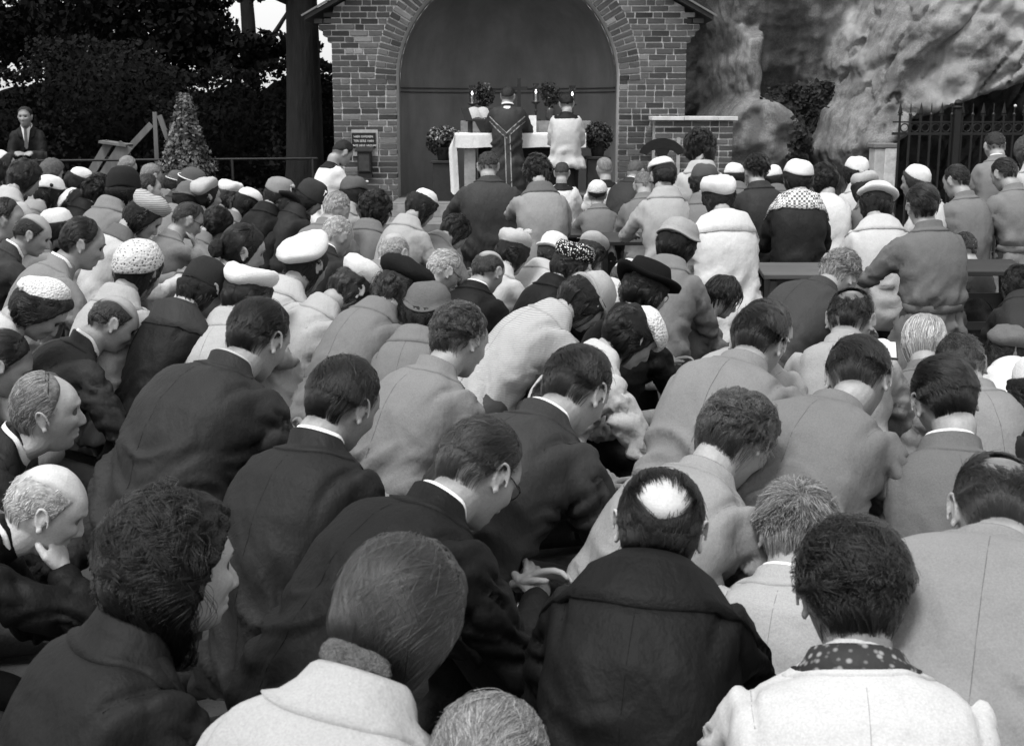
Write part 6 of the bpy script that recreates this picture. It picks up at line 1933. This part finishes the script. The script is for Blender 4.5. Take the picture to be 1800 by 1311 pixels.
def candle(x_, ztop, lab):
    t = empty('candlestick', (x_, 15.49, SH), 0, lab, 'candlestick', 'candlesticks on the altar')
    h = ztop - SH
    hs_ = h - 0.10
    bz = plain('bronze', 0.03, 0.4, 20, 0.3)
    m = MB(); m.lathe([(.001, 0), (.062, 0), (.06, .012), (.03, .03), (.013, .05), (.012, hs_ * .45), (.026, hs_ * .5), (.012, hs_ * .56), (.013, hs_ * .85), (.05, hs_ * .95), (.06, hs_), (.001, hs_)], 18); m.build('stick', bz, t, smooth=True)
    m = MB(); m.lathe([(.015, hs_), (.016, hs_ + .09), (.014, hs_ + .098), (.002, hs_ + .095)], 12); m.build('candle', plain('wax', 0.5, 0.5, bmp=0), t, smooth=True)
    m = MB(); m.lathe([(.0005, hs_ + .098), (.010, hs_ + .108), (.012, hs_ + .118), (.007, hs_ + .135), (.0005, hs_ + .150)], 10)
    def fl(nt, N, L, B):
        B.inputs['Base Color'].default_value = grey(.8); B.inputs['Emission Color'].default_value = grey(1); B.inputs['Emission Strength'].default_value = 3
    m.build('flame', mat('flame', fl), t, smooth=True)
    m = MB(); m.lathe([(.036, hs_ + .02), (.040, hs_ + .10), (.038, hs_ + .22), (.036, hs_ + .22), (.037, hs_ + .10), (.034, hs_ + .02)], 18)
    def gl(nt, N, L, B):
        B.inputs['Base Color'].default_value = grey(.8); B.inputs['Roughness'].default_value = 0.05; B.inputs['Transmission Weight'].default_value = 1; B.inputs['IOR'].default_value = 1.05
    m.build('glass', mat('lamp_glass', gl), t, smooth=True)
for (a, b), l in zip(((830, 163), (942, 160), (1006, 164)), ('lit candle in a glass on its stick, left end of the altar shelf', 'lit candle on a dark stick right beside the priest', 'lit candle showing above the server at the right of the altar')):
    q = at_y(a, b, 15.49); candle(q[0], q[2] - .03, l)
m = MB(); m.box(-.022, .022, -.012, .012, 0, .50); m.box(-.10, .10, -.011, .011, .36, .40); m.box(-.07, .07, -.05, .05, 0, .04)
tag(m.build('altar_cross', plain('cross_wood', 0.02, 0.5), loc=(0.085, 15.5, SH)), 'small dark cross standing behind the priest on the altar shelf', 'cross')
def vase(x_, y_, z_, lab, r=.11, h=.28, shade=.03, bright=0.10, n=420):
    t = empty('flower_vase', (x_, y_, z_), 0, lab, 'vase', 'flowers about the altar')
    m = MB(); m.lathe([(.001, 0), (.045, 0), (.06, .05), (.05, .11), (.055, .15), (.048, .15), (.04, .10)], 16); m.build('vase', plain('vase_glaze', .05, .3), t, smooth=True)
    c, n_ = blob_points([(0, 0, .15 + h * .45), (-.05, 0, .15 + h * .7), (.06, 0, .15 + h * .6)], [(r, r * .7, h * .45), (r * .6, r * .5, h * .4), (r * .6, r * .5, h * .35)], n)
    leaves('leaves', c, n_, .045, leafmat('altar_green', shade, .5), t)
    c, n_ = blob_points([(0, 0, .15 + h * .6)], [(r * 1.05, r * .8, h * .55)], 60)
    leaves('blossom', c, n_, .04, leafmat('blossom', bright, .4), t)
vase(-.33, 15.47, SH, 'dark leafy flowers in a vase left of the priest on the shelf')
vase(.46, 15.47, SH, 'dark leafy flowers in a vase between the two right candles')
def pedestal(x_, y_, h, lab, lab2, r, bright, dark):
    t = empty('pedestal', (x_, y_, FLOOR), 0, lab, 'pedestal', 'pedestals beside the altar')
    pm = plain('pedestal_wood', .025, .6)
    m = MB(); m.box(-.125, .125, -.12, .12, 0, h - .03); m.build('column', pm, t, bevel=.006)
    m = MB(); m.box(-.15, .15, -.14, .14, h - .0295, h); m.build('top', pm, t, bevel=.004)
    f = empty('flower_pot', (x_, y_, FLOOR + h), 0, lab2, 'flower pot', 'flowers about the altar')
    m = MB(); m.lathe([(.001, .002), (.07, .002), (.095, .14), (.10, .15), (.088, .15), (.07, .03)], 18); m.build('pot', plain('pot_clay', .04, .8), f, smooth=True)
    c, n_ = blob_points([(0, 0, .22)], [(r, r * .8, .17)], 700); leaves('leaves', c, n_, .05, leafmat('pot_green', .03, .5), f)
    c, n_ = blob_points([(0, -.02, .29)], [(r * .95, r * .75, .12)], 420); n_[:, 2] = np.abs(n_[:, 2]); c[:, 2] = np.maximum(c[:, 2], .24); leaves('blossom', c, n_, .032, leafmat('mum%s' % bright, bright, .6), f)
q = at_y(780, 282, 15.1); pedestal(q[0], 15.1, q[2] - FLOOR, 'dark square pedestal under the flowers left of the altar', 'pot of pale chrysanthemums on the left pedestal', .21, .22, 0)
q = at_y(1046, 275, 15.1); pedestal(q[0] + .03, 15.1, q[2] - FLOOR, 'dark square pedestal in the shade right of the altar', 'pot of dim flowers on the right pedestal', .18, .06, 0)
# missal on its stand
ms = empty('missal_stand', (-.375, 15.06, AZ + .003), R(12), 'sloping dark stand holding the open missal on the altar', 'book stand')
wd = plain('stand_wood', .02, .5)
for sx in (-.12, .12):
    m = MB(); m.prism([(sx - .012, 0), (sx + .012, 0), (sx + .012, .16), (sx - .012, .16)], -.10, .10); m.build('leg', wd, ms)
m = MB(); m.add([(-.2, -.15, .13), (.2, -.15, .13), (.2, .14, .27), (-.2, .14, .27), (-.2, -.15, .145), (.2, -.15, .145), (.2, .14, .285), (-.2, .14, .285)], [(3, 2, 1, 0), (4, 5, 6, 7), (0, 1, 5, 4), (1, 2, 6, 5), (2, 3, 7, 6), (3, 0, 4, 7)]); m.build('desk', wd, ms)
m = MB(); m.add([(-.10, -.155, .14), (.13, -.155, .14), (.015, -.17, -.075), (-.10, -.147, .143), (.13, -.147, .143), (.015, -.160, -.07)], [(0, 2, 1), (3, 4, 5), (0, 1, 4, 3), (1, 2, 5, 4), (2, 0, 3, 5)]); m.build('cloth_fall', cloth(.03), ms)
bk = empty('missal', (-.375, 15.06, AZ + .003), R(12), 'open missal with pale pages lying on its stand', 'book')
def pages(parent, w, d, z0, slope, y0, th, pg=.42):
    for sg in (-1, 1):
        V = []; n = 9
        for i in range(n):
            t = i / (n - 1); x_ = sg * w * t; b = th * math.sin(PI * min(1, t * 1.2 + .12)) ** .7 * (1 if t < .8 else 1)
            for yy in (y0, y0 + d): V.append((x_, yy, z0 + slope * (yy - y0) + .006 + b))
        for i in range(n):
            t = i / (n - 1); x_ = sg * w * t
            for yy in (y0, y0 + d): V.append((x_, yy, z0 + slope * (yy - y0) + .004))
        Q = [(2 * i, 2 * i + 1, 2 * i + 3, 2 * i + 2) for i in range(n - 1)] + [(2 * n + 2 * i, 2 * n + 2 * i + 2, 2 * i + 2, 2 * i) for i in range(n - 1)] + [(2 * n - 2, 2 * n - 1, 4 * n - 1, 4 * n - 2)]
        obj('pages', np_mesh('pages', np.array(V), [tuple(q_) for q_ in Q], plain('paper%s' % pg, pg, .8, 60, .15)), parent)
pages(bk, .17, .25, .142, .483, -.125, .03)
m = MB(); m.add([(-.185, -.135, .1375), (.185, -.135, .1375), (.185, .13, .2655), (-.185, .13, .2655), (-.185, -.137, .1465), (.185, -.137, .1465), (.185, .128, .2745), (-.185, .128, .2745)], [(4, 5, 6, 7), (0, 1, 5, 4), (1, 2, 6, 5), (3, 0, 4, 7)]); m.build('cover', plain('book_cover', .03, .5), bk)
q = at_y(938, 216, 15.2)
m = MB(); m.box(-.045, .045, -.004, .004, 0, .20); tag(m.build('altar_card', plain('card', .6, .8, bmp=0), loc=(q[0] - .01, 15.32, AZ + .003), rot=(R(-10), 0, 0)), 'upright white card leaning at the right of the priest', 'altar card')

# ------------------------------------------------------------------ kneeling desks
def desk(cx, cy, w, h, lab, gv, rot=0, panel=True):
    t = empty('kneeling_desk', (cx, cy, 0), rot, lab, 'kneeling desk', 'kneeling desks among the worshippers')
    wm = plain('oak%s' % gv, gv, .45, 5, .4, .3, .006, stretch=(.25, 3, 3))
    m = MB(); m.add([(-w / 2, -.13, h - .045), (w / 2, -.13, h - .045), (w / 2, .13, h), (-w / 2, .13, h), (-w / 2, -.13, h - .015), (w / 2, -.13, h - .015), (w / 2, .13, h + .03), (-w / 2, .13, h + .03)], [(3, 2, 1, 0), (4, 5, 6, 7), (0, 1, 5, 4), (1, 2, 6, 5), (2, 3, 7, 6), (3, 0, 4, 7)])
    m.build('top_board', wm, t, bevel=.004)
    for sx in (-1, 1):
        x_ = sx * (w / 2 - .07)
        m = MB(); prof = [(-.05, 0), (.16, 0), (.15, .05), (.06, .12), (.05, h * .6), (.10, h - .07), (.11, h - .02), (-.10, h - .06), (-.07, h * .6)]
        V = [(x_ - .02, a, b) for a, b in prof] + [(x_ + .02, a, b) for a, b in prof]; n = len(prof)
        m.add(V, [tuple(range(n - 1, -1, -1)), tuple(range(n, 2 * n))] + [(i, (i + 1) % n, (i + 1) % n + n, i + n) for i in range(n)]); m.build('side_board', wm, t)
    if panel:
        bm = bmesh.new(); x0, x1, z0, z1 = -w / 2 + .095, w / 2 - .095, h - .40, h - .062
        def loop(pts):
            vs = [bm.verts.new((a, .0, b)) for a, b in pts]
            return [bm.edges.new((vs[i], vs[(i + 1) % len(vs)])) for i in range(len(vs))]
        ed = loop([(x0, z0), (x1, z0), (x1, z1), (x0, z1)])
        def circ(cx_, cz_, r, n=14): return [(cx_ + r * math.cos(2 * PI * k / n), cz_ + r * math.sin(2 * PI * k / n)) for k in range(n)]
        def tre(cx_, cz_, r):
            o = []
            for k in range(24):
                a_ = 2 * PI * k / 24; rr = r * (0.55 + .45 * abs(math.cos(1.5 * (a_ - PI / 2)))); o.append((cx_ + rr * math.cos(a_), cz_ + rr * math.sin(a_)))
            return o
        nb_ = max(1, round(w / .62))
        for k in range(nb_):
            c_ = x0 + (x1 - x0) * (k + .5) / nb_
            arc = [(c_ + .12 * math.cos(a_), z0 + .05 + .15 * math.sin(a_)) for a_ in np.linspace(0, PI, 12)] 
            ed += loop(arc)
            for s_ in (-.19, .19): ed += loop(tre(c_ + s_, z1 - .085, .042))
        bmesh.ops.triangle_fill(bm, use_beauty=True, edges=ed)
        r_ = bmesh.ops.extrude_face_region(bm, geom=list(bm.faces))
        bmesh.ops.translate(bm, verts=[v for v in r_['geom'] if isinstance(v, bmesh.types.BMVert)], vec=(0, .022, 0))
        bmesh.ops.recalc_face_normals(bm, faces=bm.faces)
        me = bpy.data.meshes.new('panel'); bm.to_mesh(me); bm.free(); me.materials.append(wm); obj('panel', me, t)
    m = MB(); m.box(-w / 2 + .05, w / 2 - .05, -.62, -.34, .10, .14); m.build('kneeler', wm, t, bevel=.006)
    for sx in (-1, 1):
        m = MB(); m.box(sx * (w / 2 - .09) - .02, sx * (w / 2 - .09) + .02, -.60, .05, .02, .099); m.build('rail', wm, t)
q = at_depth(1443, 474, 7.75)
desk(q[0], q[1], .76, q[2], 'oak kneeling desk with trefoil cut panel left of the belted overcoat', .09)
q = at_depth(1722, 468, 7.75)
desk(q[0], q[1], .50, q[2], 'dark kneeling desk right of the belted overcoat', .025)
q = at_depth(945, 402, 10.5)
desk(q[0], q[1], 1.35, q[2] - .02, 'dark kneeling desk before the raincoat and the embroidered cap', .03, 0)
q = at_depth(1120, 418, 9.3)
desk(q[0], q[1], .62, q[2], 'dark kneeling desk below the white gloves', .025, 0)
# arched stand by the low wall
t = empty('arched_stand', tuple(at_y(1163, 300, 14.3) * np.array([1, 1, 0])), 0, 'black arched wooden head on a single stem by the low brick wall', 'stand')
h = at_y(1163, 243, 14.3)[2]
bk_ = plain('stand_black', .010, .5)
m = MB(); pr = []
for a_ in np.linspace(R(18), R(162), 15): pr.append((.27 * math.cos(a_), h - .235 + .235 * math.sin(a_)))
for a_ in np.linspace(R(155), R(25), 13): pr.append((.195 * math.cos(a_), h - .245 + .130 * math.sin(a_)))
n = len(pr)
bm = bmesh.new(); f = bm.faces.new([bm.verts.new((a_, -.02, b_)) for a_, b_ in pr]); r_ = bmesh.ops.extrude_face_region(bm, geom=[f])
bmesh.ops.translate(bm, verts=[v for v in r_['geom'] if isinstance(v, bmesh.types.BMVert)], vec=(0, .04, 0)); bmesh.ops.recalc_face_normals(bm, faces=bm.faces)
me = bpy.data.meshes.new('arch'); bm.to_mesh(me); bm.free(); me.materials.append(bk_); obj('arch_head', me, t)
m = MB(); m.prism([(-.10, h - .10), (-.045, h - .21), (-.04, .05), (.04, .05), (.045, h - .21), (.10, h - .10), (0, h - .06)], -.018, .018); m.build('stem', bk_, t)
m = MB(); m.box(-.2, .2, -.2, .2, 0, .05); m.build('base', bk_, t, bevel=.01)

# ------------------------------------------------------------------ prayer books and papers held in the crowd
def paper(px, py, dz, w, d, yaw, pitch, lab, g=.75):
    q = at_depth(px, py, dz)
    t = empty('prayer_book', tuple(q), R(-yaw), lab, 'prayer book', 'prayer books held in the crowd'); t.rotation_euler = (R(pitch), 0, R(-yaw))
    pages(t, w, d, 0, 0, -d / 2, .012, g)
    m = MB(); m.box(-w - .005, w + .005, -d / 2 - .004, d / 2 + .004, -.002, .003); m.build('cover', plain('booklet', .03, .6), t)
paper(1540, 616, 4.25, .065, .12, 14, 15, 'open white prayer book before the reader with the thin crown')
paper(924, 1092, 2.85, .03, .07, 30, 50, 'white booklet edge between the black suit and the black overcoat')
